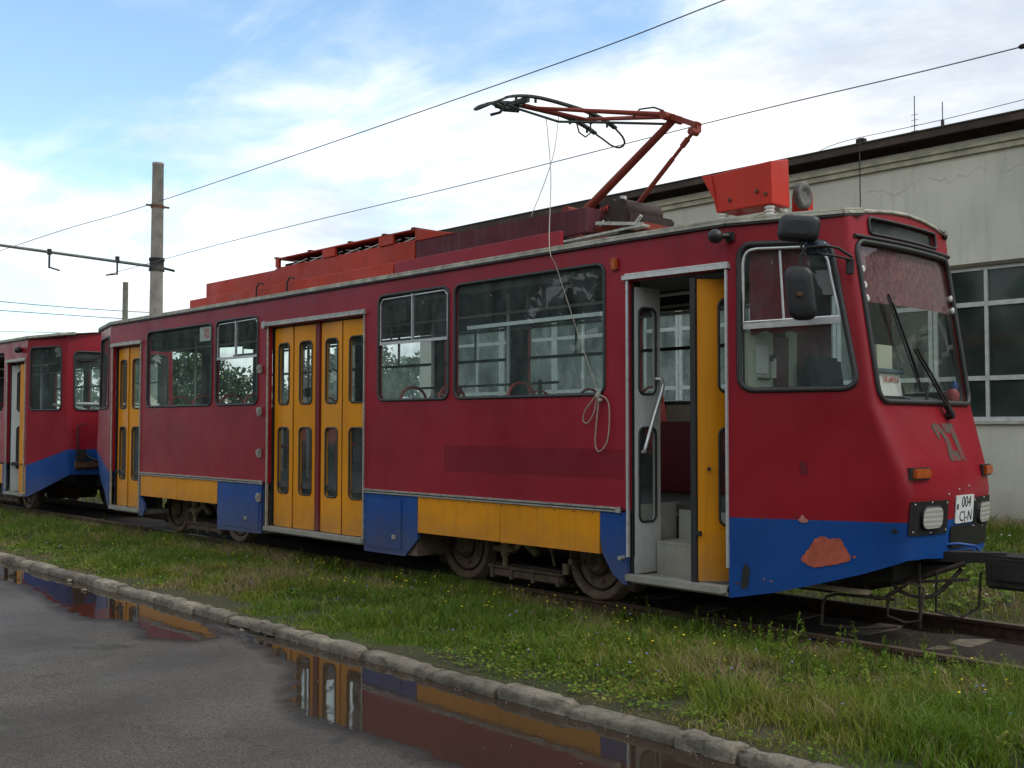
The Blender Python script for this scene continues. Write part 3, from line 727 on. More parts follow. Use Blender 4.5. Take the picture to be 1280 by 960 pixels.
# 102 sticker
mb = MB(); mb.box(-13.43, .018, 2.70, -13.13, .021, 2.89); o = mb.build('route_sticker', MT['white'], tram)
text_mesh('102', .18, lambda x, y: Vector((-13.245 + x, .0155, 2.795 + y)), MT['inkred'], 'digits', o, .003, sx=.62)

# skirt panels
def skirt(poly, mat, nm, label=None, hatch=None):
    mb = MB(); sheet(mb, poly, [], near, .03); o = mb.build(nm, MT[mat], tram, label, bevel=.004)
    if hatch:
        h = MB(); x0, z0, x1, z1 = hatch; sheet(h, rr(x0, z0, x1, z1, .015, 2), [], lambda s_, z_, d: near(s_, z_, d - .008), .006)
        q = h.build('hatch', MT[mat], o, bevel=.003)
        h = MB(); xm = (x0 + x1) / 2 + .18; h.box(xm - .03, -.016, z0 + .10, xm + .03, -.0085, z0 + .145); h.box(xm - .012, -.024, z0 + .105, xm + .012, -.016, z0 + .14); h.build('latch', MT['trim'], o)
    return o
skirt([(-12.85, .24), (-11.74, .26), (-11.74, .862), (-12.85, .862)], 'blue', 'equipment_box', 'blue skirt locker behind the middle door', (-12.78, .30, -11.80, .82))
skirt([(-9.58, .24), (-8.86, .24), (-8.655, .43), (-8.655, .862), (-9.58, .862)], 'blue', 'equipment_box', 'blue skirt locker with a cut corner', (-9.52, .30, -8.92, .82))
skirt([(-15.17, .56), (-14.0, .56), (-14.0, .852), (-15.17, .852)], 'yellow', 'wheel_cover'); skirt([(-13.99, .56), (-12.86, .56), (-12.86, .852), (-13.99, .852)], 'yellow', 'wheel_cover')
skirt([(-8.645, .50), (-7.42, .50), (-7.42, .852), (-8.645, .852)], 'yellow', 'wheel_cover'); skirt([(-7.41, .50), (-6.17, .50), (-6.17, .852), (-7.41, .852)], 'yellow', 'wheel_cover')
skirt([(-6.16, .62), (-6.13, .50), (-6.02, .34), (-5.90, .27), (-5.865, .27), (-5.865, .862), (-6.16, .862)], 'blue', 'corner_panel', 'blue panel cut round the front wheel')
skirt([(-15.215, .27), (-15.10, .27), (-15.04, .36), (-15.06, .44), (-15.175, .55), (-15.175, .862), (-15.215, .862)], 'blue', 'corner_panel')
skirt([(-15.18, .40), (-15.18, .26), (-15.05, .26), (-15.05, .40)], 'trim', 'corner_plate') if False else None
mb = MB()
for x0, x1, z1 in ((-12.85, -11.74, .25), (-9.58, -8.70, .25)):
    mb = MB(); mb.box(x0, .03, z1, x1, .55, .85); mb.build('locker_box', MT['bogie'], tram)
# sill strips
mb = MB()
for x0, x1 in ((-15.2, -11.70), (-9.58, -5.92)):
    mb = MB(); mb.beam(near(x0, .892, -.008), near(x1, .892, -.008), .022, .016); mb.beam(near(x0, .866, -.008), near(x1, .866, -.008), .022, .012)
    mb.beam(near(x1 - .05, .879, -.012), near(x1, .879, -.012), .03, .045); mb.build('sill_strip', MT['trim'], tram)
mb = MB()
for x0, x1 in ((-15.2, -11.70), (-9.58, -5.97)):
    mb = MB(); mb.beam(near(x0, .879, -.002), near(x1, .879, -.002), .014, .014); mb.build('sill_rubber', MT['rubber'], tram)
# rivets under the sill on the yellow covers
mb = MB()
for x in np.arange(-8.55, -6.2, .23): mb.lathe((x, .001, .835), (0, -1, 0), [(0, .009), (.005, .006)], 6)
for x in np.arange(-15.05, -12.9, .3): mb.lathe((x, .001, .835), (0, -1, 0), [(0, .009), (.005, .006)], 6)
mb.build('rivets', MT['rust'], tram)
# door surrounds
def surround(parent, x0, x1, zt, zb, f=near, bright='trim', head=True):
    mb = MB()
    if head:
        mb.beam(f(x0 - .05, zt + .03, -.012), f(x1 + .04, zt + .03, -.012), .05, .035); mb.beam(f(x0 - .03, zt + .058, -.008), f(x1 + .03, zt + .058, -.008), .03, .012)
    mb.beam(f(x0 - .012, zb, -.004), f(x0 - .012, zt + .01, -.004), .024, .022, 0, (1, 0, 0)); mb.beam(f(x1 + .010, zb, -.004), f(x1 + .010, zt + .01, -.004), .024, .018, 0, (1, 0, 0))
    mb.build('door_frame', MT[bright], parent)
    mb = MB()
    mb.box(x0 - .0, f(x0, 0).y + .052, zb, x0 + .012, .13, zt); mb.box(x1 - .012, f(x1, 0).y + .052, zb, x1, .13, zt); mb.box(x0, .052 + f(x0, 0).y, zt, x1, .30, zt + .03)
    mb.build('door_reveal', MT['rubber'], parent)
surround(tram, -16.21, -15.22, 2.76, .36); surround(tram, -11.60, -9.60, 2.77, .36); surround(tram, -5.84, -4.915, 2.77, .50, bright='brighttrim')
mb = MB()
for a, b_ in ((-16.22, -15.2), (-11.64, -9.59), (-5.86, -4.91)):
    mb = MB(); mb.beam((a, .02, .335), (b_, .02, .335), .11, .05); mb.box(a, .05, .28, b_, .45, .345); mb.build('threshold', MT['stepgrey'], tram)
# side hinges of the locker column at the middle door
for z in (2.27, 1.75, 1.24, .70):
    mb = MB(); mb.box(-11.80, -.045, z - .055, -11.735, -.001, z + .05, 0, .008); mb.box(-11.79, -.06, z - .02, -11.745, -.045, z + .03, 0, .004); mb.build('hinge', MT['trim'], tram)
mb = MB(); mb.lathe((-11.665, -.02, 2.80), (0, -1, 0), [(0, .05), (.03, .045)], 14); mb.build('header_cap', MT['trim'], tram)
# closed doors
LW = [(.27, .70, .74, 1.55), (.27, 1.82, .74, 2.58)]
def win2(u0, u1): return [(u0, .77, u1, 1.55), (u0, 1.83, u1, 2.56)]
for k, (a, b_) in enumerate(((-11.555, -11.115), (-11.085, -10.66), (-10.53, -10.09), (-10.06, -9.625))):
    tilt = (.012, -.010, .010, -.014)[k]
    door_leaf(tram, (a, .055 + tilt), (b_, .055 - tilt), .37, 2.75, 'yellow', win2(.22, .80) if k in (0, 2) else win2(.27, .84))
mb = MB(); mb.box(-10.645, .05, .37, -10.545, .10, 2.77, 0, .01); mb.build('door_post', MT['postred'], tram)
for k, (a, b_) in enumerate(((-16.16, -15.72), (-15.69, -15.26))):
    door_leaf(tram, (a, .055 + (.02, -.01)[k]), (b_, .055 - (.02, -.01)[k]), .37, 2.74, 'yellow', win2(.22, .80))
# open front door
o, f = door_leaf(tram, (-5.825, .055), (-5.815, .37), .36, 2.73, 'greywhite', [(.16, .78, .82, 1.56), (.16, 1.84, .82, 2.56)], label='open front door leaf seen from its off-white inner side')
# white handrail
mb = MB(); mb.tube(catm([(-5.80, .12, 1.36), (-5.775, .12, 1.36), (-5.765, .12, 1.40), (-5.762, .23, 1.66), (-5.762, .335, 1.88), (-5.765, .345, 1.94), (-5.775, .33, 1.965), (-5.81, .31, 1.97)], 3), .016, 10); mb.build('handrail', MT['brighttrim'], tram)
o, f = door_leaf(tram, (-5.185, .045), (-4.925, .33), .37, 2.73, 'yellow', [(.46, .80, .97, 1.56), (.46, 1.84, .97, 2.57)], label='open front door leaf turned inwards, ochre outer side showing', rub=False)
mb = MB(); mb.beam((-5.205, .045, .36), (-5.205, .045, 2.74), .045, .05, 0, (1, 0, 0)); mb.build('edge_seal', MT['rubber'], o)
mb = MB(); mb.box(-5.19, .018, .72, -5.13, .040, .76, 0, .005); mb.lathe((-5.11, .10, 1.24), (1, -1, 0), [(0, .016), (.012, .016)], 8); mb.build('door_latch', MT['darksteel'], o)
# entry steps
mb = MB()
mb.box(-5.80, .30, .30, -4.95, .34, .60, 0, .006); mb.box(-5.80, .30, .585, -4.95, .62, .615, 0, .006); mb.box(-5.80, .60, .60, -4.95, .64, .86); mb.box(-5.80, .34, .28, -4.95, .36, .5)
mb.build('entry_steps', MT['stepgrey'], tram)
mb = MB(); mb.box(-5.87, .14, .34, -5.845, .66, .92); mb.build('step_well_side', MT['stepgrey'], tram)
mb = MB(); mb.box(-5.34, .296, .40, -5.24, .2985, .50); o = mb.build('step_sticker', MT['white'], tram)
text_mesh('IV', .085, lambda x, y: Vector((-5.29 + x, .2945, .45 + y)), MT['inkblack'], 'digits', o, .004, sx=.8)
# middle and rear step wells (dark)
mb = MB()
for a, b_ in ((-11.6, -9.6), (-16.2, -15.22)):
    mb = MB(); mb.box(a, .32, .30, b_, .36, .86); mb.build('step_well', MT['floor'], tram)


# ---- cab
cabmap = make_map(-4.90, .06, lambda z: interp(CX, z), lambda z: interp(CY, z), lambda z: interp(CR, z), .060, 1)
cs = [.15, .3, .45, .6, .7, .78, .84, .88, .90, .92, .94, .955, .97, .985, 1, 1.015, 1.03, 1.05, 1.08, 1.12, 1.18, 1.25, 1.33, 1.42, 1.5, 1.58, 1.67, 1.75, 1.82, 1.88, 1.92, 1.95, 1.97, 1.985, 2, 2.015, 2.03, 2.05, 2.08, 2.12, 2.2, 2.4, 2.7]
cz = [.72, .8, .96, 1.02, 1.08, 1.16, 1.24, 1.32, 1.45, 1.6, 1.73, 1.86, 2.1, 2.4, 2.7, 2.96, 3.05]
topc = [(3, 3.12), (2.5, 3.14), (2, 3.165), (1.9, 3.185), (1.8, 3.205), (1.65, 3.228), (1.5, 3.237), (1.35, 3.228), (1.2, 3.205), (1.1, 3.185), (1, 3.165), (.5, 3.14), (0, 3.12)]
sidew = skew(rr(0, 0, 1, 1, .09, 5, .13), ((.085, 1.845), (.915, 1.85), (.835, 2.95), (.10, 2.965)))
sidew_far = [(3 - p[0], p[1]) for p in sidew][::-1]
wsh = skew(rr(0, 0, 1, 1, .085, 5, .06), ((1.045, 1.755), (1.955, 1.755), (1.94, 2.955), (1.025, 2.955)))
dest = rr(1.14, 3.025, 1.80, 3.15, .03, 3, .02)
mb = MB(); sheet(mb, [(0, .88), (3, .88)] + topc, [sidew, sidew_far, wsh, dest], cabmap, .035, cs, cz, 0, 1, True)
cab = mb.build('cab_body', [MT['cabred'], MT['interior']], tram)
es = cab.modifiers.new('split', 'EDGE_SPLIT'); es.split_angle = math.radians(14)
mb = MB(); sheet(mb, [(0, .27), (.25, .325), (.5, .405), (.75, .495), (1, .605), (1.15, .61), (1.5, .58), (1.85, .61), (2, .605), (2.5, .405), (3, .27), (3, .88), (2, .88), (1, .88), (0, .88)], [], cabmap, .035, cs, cz, 0, 0, False)
mb.build('cab_skirt', MT['cabblue'], tram, 'blue lower cab panel with a bare red primer patch')
# small chips along edges
rgc = random.Random(4)
# primer patches and scuffs on the blue skirt
def decal(name, pts, mat, f=cabmap, par=None, off=-.008):
    mb = MB(); sheet(mb, pts, [], lambda s_, z_, d: f(s_, z_, off), 0, cs, cz)
    return mb.build(name, MT[mat], par or tram)
decal('primer_patch', [(.415, .58), (.425, .567), (.44, .562), (.452, .545), (.47, .538), (.492, .530), (.51, .537), (.53, .536), (.55, .548), (.575, .55), (.60, .558), (.62, .562), (.64, .574), (.662, .578), (.685, .592), (.692, .612), (.686, .635), (.674, .655), (.668, .68), (.652, .70), (.648, .728), (.63, .755), (.61, .748), (.595, .752), (.575, .742), (.555, .758), (.53, .765), (.51, .748), (.49, .738), (.482, .712), (.468, .69), (.462, .665), (.445, .65), (.438, .628), (.422, .61)], 'primer')
decal('primer_patch', [(.70, .615), (.715, .61), (.722, .625), (.708, .632)], 'primer')
for k in range(9):
    s0 = rgc.uniform(.03, .93); z0 = rgc.choice((.885 + rgc.uniform(-.02, .02), .30 + .37 * s0 + rgc.uniform(.02, .07))); r_ = rgc.uniform(.004, .010)
    decal('paint_scrape', [(s0 + r_ * 1.3 * math.cos(a) * rgc.uniform(.6, 1.3), z0 + r_ * math.sin(a) * rgc.uniform(.6, 1.3)) for a in np.linspace(0, 2 * PI, 8)[:-1]], rgc.choice(('darksteel', 'rust', 'scuff')))
decal('scuff_mark', [(.40, .875), (.425, .92), (.445, .89), (.46, .875), (.45, .86), (.42, .858)], 'scuff')
decal('paint_scrape', [(.07, .35), (.11, .35), (.125, .50), (.10, .545), (.08, .49)], 'darksteel')
decal('paint_scrape', [(.90, .82), (.93, .84), (.945, .81), (.93, .80)], 'darksteel')
decal('dark_sticker', [(.43, 1.225), (.465, 1.22), (.468, 1.31), (.433, 1.315)], 'darkred')
# windows of the cab
window(tram, sidew, cabmap, 'glass', .022, -.004, None, 'cab_window', 'cab side window with bright slider frame')
fr = MB(); loopU = skew([(0, 0), (0, .45), (0, .80), (.02, .90), (.05, .955), (.10, .985), (.18, 1), (.5, 1), (.85, 1), (.93, .975), (.975, .90), (1, .80), (1, .45), (1, 0)], ((.125, 2.36), (.845, 2.385), (.79, 2.915), (.13, 2.925)))
fr.tube([cabmap(p[0], p[1], -.006) for p in loopU], .013, 6, True); fr.beam(cabmap(.125, 2.335, -.005), cabmap(.85, 2.36, -.005), .02, .05)
fr.tube([cabmap(.43, 2.36, .006), cabmap(.43, 2.90, .006)], .011, 6)
fr.build('slider_frame', MT['brighttrim'], tram)
window(tram, sidew_far, cabmap, 'glass', .028, -.004, None, 'cab_window', 'far cab side window')
csw = [1.1, 1.2, 1.3, 1.4, 1.5, 1.6, 1.7, 1.8, 1.9]
window(tram, wsh, cabmap, 'windshield', .021, -.006, None, 'windshield', None, csw)
window(tram, dest, cabmap, 'windshield', .012, -.006, None, 'destination_window', None, csw)
mb = MB(); sheet(mb, rr(1.12, 3.0, 1.84, 3.17, .03), [], lambda s_, z_, d: cabmap(s_, z_, .07), 0, csw); mb.build('destination_blind', plain('bluish_blind', (.10, .095, .13), .5, 0, 6, .5, 0), tram)
mb = MB(); sheet(mb, [(1.02, 2.50), (1.98, 2.50), (1.98, 2.95), (1.02, 2.95)], [], lambda s_, z_, d: cabmap(s_, z_, .035 + .004 * math.sin(s_ * 60)), 0, csw); mb.build('sun_blind', MT['blind'], tram)
# clear bits beside the blind: bulbs on the windshield corners
for s_, z_ in ((1.055, 2.74), (1.055, 2.62), (1.06, 2.52), (1.935, 2.63), (1.935, 2.53)):
    p = cabmap(s_, z_, .012); mb = MB(); mb.lathe(p, (1, 0, 0), [(-.004, .022), (.012, .030), (.022, .018)], 12); mb.build('sucker_cup', MT['white'], tram)
# brow over the windshield and peeling strip at the corner
mb = MB(); mb.tube([cabmap(s_, 2.99, -.010) for s_ in np.linspace(1.02, 1.97, 16)], .016, 8); mb.build('windshield_brow', MT['rubber'], tram)
mb = MB(); mb.tube([cabmap(s_, z_, -.004) for s_, z_ in topc[2:11]], .016, 6); mb.build('front_roof_edge', MT['gutter'], tram)
# nose lamps
def frontpt(y, z, d=0):
    Y = interp(CY, z); s_ = 1 + (y - Y) / (2 * (YC - Y)); return cabmap(s_, z, d)
def front_sheet(loop, off, thick=0, cuts=True):
    mb = MB(); ys_ = sorted(p[0] for p in loop)
    sheet(mb, loop, [], lambda y_, z_, d: frontpt(y_, z_, off + d), thick, list(np.linspace(ys_[0] + .02, ys_[-1] - .02, 8)), ()); return mb
for yc, lab in ((.86, 'near headlamp on a black square plate'), (2 * YC - .83, 'far headlamp on a black square plate')):
    mb = front_sheet(rr(yc - (.24 if yc < 1 else .20), .785, yc + .22, 1.03, .01, 2), -.012, .01); o = mb.build('headlamp_panel', MT['blackplastic'], tram, lab)
    mb = front_sheet(rr(yc - .125, .832, yc + .115, .985, .055, 5), -.034, .02); q = mb.build('headlamp', MT['lamp'], o)
    mb = MB(); mb.tube([frontpt(p[0], p[1], -.026) for p in rr(yc - .13, .827, yc + .12, .99, .058, 5)], .007, 6, True); mb.build('lamp_ring', MT['blackplastic'], o)
    mb = MB()
    for dy, z_ in ((-.2, .81), (.2, .81), (-.2, 1.01), (.2, 1.01), (0, 1.02), (0, .80)): mb.lathe(frontpt(yc + dy, z_, -.011), (1, 0, 0), [(0, .008), (.005, .006)], 6)
    mb.build('screws', MT['brighttrim'], o)
for y0 in (.64, 1.76):
    mb = MB(); p = frontpt(y0 + .1, 1.235, 0); q = frontpt(y0 + .0, 1.235, 0); e = (frontpt(y0 + .16, 1.235) - frontpt(y0 + .02, 1.235)).normalized()
    mb.obox(p + Vector((.02, 0, -.005)), e * .095, Vector((.022, 0, 0)), (0, 0, .036), 0, .008); mb.build('turn_indicator', MT['orange'], tram)
    mb = MB(); mb.obox(p + Vector((.004, 0, -.005)), e * .115, Vector((.012, 0, 0)), (0, 0, .045)); mb.build('indicator_base', MT['rubber'], tram)
# number plate
mb = front_sheet(rr(1.20, .845, 1.51, 1.055, .012, 3), -.012, .008); pl = mb.build('number_plate', MT['platewhite'], tram, 'white number plate reading 004 CJ-N')
text_mesh('004', .120, lambda x, y: frontpt(1.37 + x, 1.0 + y, -.0145), MT['inkblack'], 'plate_text', pl, .0, sx=.92)
text_mesh('CJ-N', .112, lambda x, y: frontpt(1.37 + x, .892 + y, -.0145), MT['inkblack'], 'plate_text', pl, .0, sx=.98)
mb = front_sheet(rr(1.212, .95, 1.236, .99, .004, 2), -.0145); mb.build('plate_emblem', MT['inkblack'], pl)
mb = MB()
for y_, z_ in ((1.27, 1.10), (1.45, 1.12), (1.1, 1.07)): mb.lathe(frontpt(y_, z_, 0), (1, 0, 0), [(0, .008), (.005, .006)], 6)
mb.build('screws', MT['brighttrim'], tram)
# worn 27 on the nose
m, t, b = nodes('worn_grey_number'); f = mrange(t, noise(t, 16, 5, .7), .44, .50)
t.links.new(mix(t, f, (.19, .018, .022), mix(t, noise(t, 40, 4), (.03, .035, .025), (.10, .10, .07))), b.inputs['Base Color']); setp(b, Roughness=.6)
text_mesh('27', .36, lambda x, y: frontpt(1.36 + x - y * .5, 1.44 + y, -.0035), m, 'worn_number', tram, .020, 'worn dark grey fleet number 27', sx=.95)
mb = front_sheet(rr(1.14, .66, 1.86, .83, .03, 3), -.010, .006); mb.build('lower_nose_plate', MT['blackplastic'], tram)  # black plate laid over the blue lower nose beneath the lamps
# wiper
mb = MB(); base = frontpt(1.44, 1.66, -.03)
mb.lathe(base, (1, 0, .1), [(-.02, .035), (.03, .03)], 12); mb.build('wiper_base', MT['blackplastic'], tram)
mb = MB(); a = frontpt(1.44, 1.66, -.05); b_ = frontpt(1.02, 2.16, -.045); c_ = frontpt(.90, 2.28, -.04)
mb.tube([a, frontpt(1.39, 1.74, -.05)], .026, 8); mb.tube([frontpt(1.40, 1.72, -.05), b_], .009, 6); mb.tube([frontpt(1.44, 1.74, -.05), frontpt(1.06, 2.17, -.045)], .009, 6)
mb.build('wiper_arm', MT['darksteel'], tram)
mb = MB(); mb.tube([frontpt(.80, 2.57, -.03), frontpt(.90, 2.32, -.035), frontpt(1.07, 1.84, -.035)], .009, 6); mb.tube([frontpt(.78, 2.56, -.028), frontpt(1.05, 1.84, -.030)], .006, 6)
mb.tube([frontpt(.82, 2.50, -.045), frontpt(1.03, 1.95, -.05)], .007, 6); mb.build('wiper_blade', MT['rubber'], tram)
# interior of the cab
mb = MB(); P = [(-4.86, .14), (-4.0, .62), (-3.86, .75), (-3.86, 1.81), (-4.0, 1.94), (-4.86, 2.42)]; mb.add([(x, y, z) for z in (.83, .87) for x, y in P], [tuple(range(6))[::-1], tuple(range(6, 12))] + [(i, (i + 1) % 6, (i + 1) % 6 + 6, i + 6) for i in range(6)]); mb.build('cab_floor', MT['floor'], tram)
mb = MB(); mb.box(-4.80, .14, 1.40, -4.77, .48, 2.30); mb.box(-4.80, .70, .9, -4.77, .82, 3.0); mb.build('cab_partition', MT['cream'], tram)
mb = MB(); mb.box(-4.80, .48, .9, -4.775, .70, 2.28); mb.box(-4.80, .82, .9, -4.775, 1.35, 2.9); mb.build('partition_panel', MT['darkred'], tram)
mb = MB()
mb.box(-4.766, .24, 1.98, -4.762, .40, 2.20); mb.box(-4.765, .44, 1.95, -4.735, .47, 2.1); mb.build('papers', MT['white'], tram)
mb = MB(); mb.box(-4.765, .43, 2.08, -4.74, .47, 2.13); mb.tube([(-4.75, .25, 1.94), (-4.75, .40, 1.94)], .008, 6); mb.tube([(-4.76, .47, 1.92), (-4.72, .49, 1.90), (-4.72, .49, 1.78), (-4.76, .47, 1.76)], .01, 6); mb.build('partition_handle', MT['darksteel'], tram)
mb = MB()
P = []; n_ = 40
for k in range(n_ + 1):
    u = k / n_; P.append((-4.775 + .60 * u * .66, .175 + .33 * u * .66 + .007 * math.sin(u * 22)))
vsx = []
for x, y in P:
    for z in (2.28 + .012 * math.sin(x * 40), 2.6, 2.94): vsx.append((x, y, z))
mb.add(vsx, [(3 * i + j, 3 * i + j + 3, 3 * i + j + 4, 3 * i + j + 1) for i in range(n_) for j in range(2)], 0, True); mb.build('side_curtain', MT['curtain'], tram)
# far half of the cab wall and driver's seat, desk
mb = MB(); mb.box(-4.56, .75, 1.30, -4.16, 1.25, 1.42, 0, .03); mb.obox((-4.60, 1.0, 1.75), (.05, 0, 0), (0, .22, 0), (-.05, 0, .38), 0, .03); mb.box(-4.42, .95, .9, -4.32, 1.05, 1.3); mb.build('driver_seat', MT['darkcloth'], tram)
mb = MB(); mb.box(-4.28, .60, 1.20, -3.90, 2.00, 1.66, 0, .03); mb.obox((-4.10, 1.62, 1.73), (.13, 0, -.03), (0, .30, 0), (.02, 0, .06), 0, .02); mb.build('driver_desk', plain('dark_teal_desk', (.030, .045, .050), .5, 0, 10, .3, .1), tram)
mb = MB(); mb.obox((-4.22, 1.30, 1.76), (.05, 0, .02), (0, .16, 0), (-.02, 0, .12), 0, .01); mb.build('dashboard_box', MT['darkcloth'], tram)
mb = MB(); mb.box(-4.22, .86, 1.96, -4.10, 1.10, 2.20, 0, .004); mb.build('paper_box', MT['cream'], tram)
mb = MB(); mb.tube([(-3.97 - .10, 1.72 + .12 * math.cos(a), 1.80 + .12 * math.sin(a)) for a in np.linspace(0, 2 * PI, 20)[:-1]], .014, 6, True); mb.build('hand_wheel', MT['blackplastic'], tram)
mb = MB(); mb.lathe((-3.98, 1.86, 1.78), (0, 0, 1), [(0, .05), (.06, .06), (.1, .03)], 12); mb.build('red_flag_roll', MT['seat'], tram)
mb = MB(); mb.lathe((-3.99, 1.92, 1.84), (0, 0, 1), [(0, .01), (.03, .03), (.08, .03), (.11, .01)], 12); mb.build('blue_bottle', MT['blue'], tram)

# ---- rear end
rearmap = end_shell(tram, -16.32, -17.55, -1)
# ---- other big parts
stn = [(-17.62, .40, 3.135), (-17.5, .31, 3.14), (-16.32, 0, 3.135), (-11, 0, 3.135), (-5.87, 0, 3.135), (-4.90, .06, 3.14), (-4.45, .29, 3.155), (-4.14, .475, 3.168), (-4.06, .62, 3.18)]
roof(tram, stn, .072)
seats = [(-14.75, .42), (-14.0, .42), (-13.2, .42), (-12.55, .42), (-14.4, 2.15), (-13.5, 2.15), (-12.4, 2.15), (-9.2, .42), (-8.55, .42), (-7.5, .42), (-9.0, 2.15), (-8.2, 2.15), (-7.3, 2.15), (-6.6, 2.15), (-10.9, 2.15)]
interior(tram, -16.3, -4.95, [s_ for s_ in seats], [(-11.9, .75), (-9.35, .75), (-7.9, .55), (-6.45, .62), (-14.1, 1.7), (-12.5, .9), (-15.0, .75), (-10.6, 1.75)])
# ticket validators
for x, y, z in ((-8.95, .75, 1.95), (-6.45, .62, 2.35), (-11.9, .75, 2.0)):
    mb = MB(); mb.box(x - .05, y - .05, z - .06, x + .05, y + .05, z + .06, 0, .02); mb.box(x - .08, y - .03, z - .03, x + .08, y + .03, z + .03, 0, .01); mb.build('ticket_punch', MT['blackplastic'], tram)
mb = MB(); mb.tube([(-9.3, .5, 1.98), (-7.2, .55, 1.99)], .012, 6); mb.tube([(-7.4, .5, 1.7), (-7.4, .5, 2.02)], .02, 6); mb.build('inner_rail', MT['blackplastic'], tram)
# panel and red heater box opposite the front door
mb = MB(); mb.box(-7.4, 2.42, .9, -4.95, 2.455, 1.80); mb.build('inner_lining', MT['cream'], tram)
mb = MB(); mb.box(-7.05, 1.85, .9, -6.30, 2.40, 1.62, 0, .02); mb.build('heater_box', MT['darkred'], tram)
# chassis and bogies
mb = MB(); mb.box(-16.2, .62, .60, -4.2, 1.94, .80); mb.box(-12.5, .45, .22, -9.0, 2.1, .6); mb.box(-16.2, .36, .80, -5.92, 2.5, .835)
mb.box(-8.6, 1.2, .10, -6.5, 1.3, .62); mb.box(-15.1, 1.2, .10, -13.1, 1.3, .62); mb.box(-5.86, .68, .30, -4.4, 1.9, .62); mb.box(-4.6, .78, .42, -3.95, 1.8, .68); mb.box(-16.9, .8, .5, -16.1, 1.8, .8)
mb.build('chassis', MT['chassis'], tram)
bogie(tram, -7.56, 1.84); bogie(tram, -14.09, 1.84)
# coupler at the front
mb = MB(); mb.beam((-4.3, YC, .50), (-3.60, YC, .60), .16, .10); mb.beam((-3.95, 1.05, .60), (-3.30, 1.24, .62), .12, .075); mb.box(-3.42, 1.12, .40, -3.02, 1.42, .64, 0, .02); mb.box(-3.36, 1.10, .46, -3.04, 1.16, .60, 0, .01)
mb.build('coupler', MT['chassis'], tram)
mb = MB(); mb.tube([(-3.80, 1.05, .63), (-3.74, 1.06, .69), (-3.64, 1.18, .70), (-3.56, 1.3, .68), (-3.54, 1.34, .63)], .012, 8); mb.build('coupler_handle', MT['blue'], tram)
mb = MB()
mb.tube([(-5.0, .95, .36), (-4.35, .95, .30), (-3.9, .98, .42), (-3.55, 1.1, .57)], .020, 8)
mb.tube([(-4.45, .62, .06), (-4.45, .64, .22), (-4.43, .66, .27), (-4.38, .72, .29), (-3.92, .75, .30)], .012, 8)
mb.tube([(-4.45, .62, .06), (-4.2, .68, .06), (-3.9, .75, .10)], .009, 8)
mb.tube([(-4.0, .80, .32), (-4.02, .82, .16), (-3.90, .86, .12), (-3.80, .90, .14), (-3.78, .92, .38), (-3.86, .86, .42), (-4.0, .80, .32)], .011, 8)
mb.tube([(-3.72, 1.0, .50), (-3.74, 1.02, .20), (-3.6, 1.1, .16), (-3.5, 1.2, .24), (-3.48, 1.2, .5)], .010, 8)
mb.beam((-3.82, .93, .08), (-3.82, .93, .56), .016, .014)
mb.beam((-4.5, .80, .33), (-3.5, 1.06, .46), .022, .022); mb.tube(catm([(-4.1, .9, .5), (-3.95, .9, .34), (-3.75, 1.0, .32), (-3.6, 1.15, .52)]), .016, 8); mb.tube(catm([(-4.3, .85, .5), (-4.1, .8, .28), (-3.9, .9, .40)]), .012, 8); mb.build('lifeguard_frame', plain('greasy_steel', (.045, .032, .026), .8, .2, 18, .5, .3), tram)
mb = MB(); mb.box(-4.62, .60, .33, -4.50, .72, .39); mb.box(-4.55, .58, .335, -4.05, .64, .365); mb.build('front_step_bracket', MT['pipe'], tram)
# small side fittings
mb = MB(); mb.box(-6.02, -.035, 2.875, -5.95, -.001, 2.98, 0, .01); mb.build('side_marker', MT['orange'], tram)
mb = MB(); bm = bmesh.new(); bmesh.ops.create_uvsphere(bm, u_segments=20, v_segments=12, radius=.058)
for v in bm.verts: v.co.z *= .95
mb.frombm(bm, 0, Matrix.Translation((-4.90, -.085, 3.015)), True); mb.tube([(-4.89, -.06, 3.02), (-4.86, .06, 3.03)], .022, 8); mb.box(-4.90, .025, 2.985, -4.83, .075, 3.06, 0, .01); mb.build('side_lamp', MT['blackplastic'], tram, 'round black lamp above the open door')
for x, z in ((-5.89, .28 + .2),): 
    mb = MB(); mb.tube([(-5.90, .0, .49), (-5.90, -.06, .49)], .018, 8); mb.build('door_bumper', MT['trim'], tram)
# mirrors
def rbox(c, w_, h_, dep, r_, tilt=0, lean=.04):
    """rounded mirror shell with a domed back turned to the camera side"""
    n_ = Vector((.53, -.85, 0)); ax = Vector((.85, .53, 0)); az = Vector((0, 0, 1)); c = Vector(c)
    ax, az = (ax * math.cos(tilt) + az * math.sin(tilt)), (az * math.cos(tilt) - ax * math.sin(tilt)); m_ = MB(); V = []; rings = [(-dep * .5, 1.0), (-dep * .45, 1.03), (0, 1.0), (dep * .3, .93), (dep * .45, .78), (dep * .5, .5)]
    for d_, k_ in rings:
        for p in rr(-w_ / 2 * k_, -h_ / 2 * k_, w_ / 2 * k_, h_ / 2 * k_, r_ * k_, 4): V.append(c + ax * (p[0] + lean * p[1]) + az * p[1] + n_ * d_)
    N_ = 20; m_.add(V, [(i * N_ + k, i * N_ + (k + 1) % N_, (i + 1) * N_ + (k + 1) % N_, (i + 1) * N_ + k) for i in range(len(rings) - 1) for k in range(N_)], 0, True)
    m_.add(V[-N_:], [tuple(range(N_))], 0, True); m_.add(V[:N_], [tuple(range(N_))[::-1]]); return m_
vr = Vector((.70, .70, 0)).normalized()     # mirrors face back along the car, we see their shells
o = rbox((-4.23, .0, 3.0), .285, .185, .09, .05, -.10).build('mirror', MT['blackplastic'], tram, 'wide upper mirror shell')
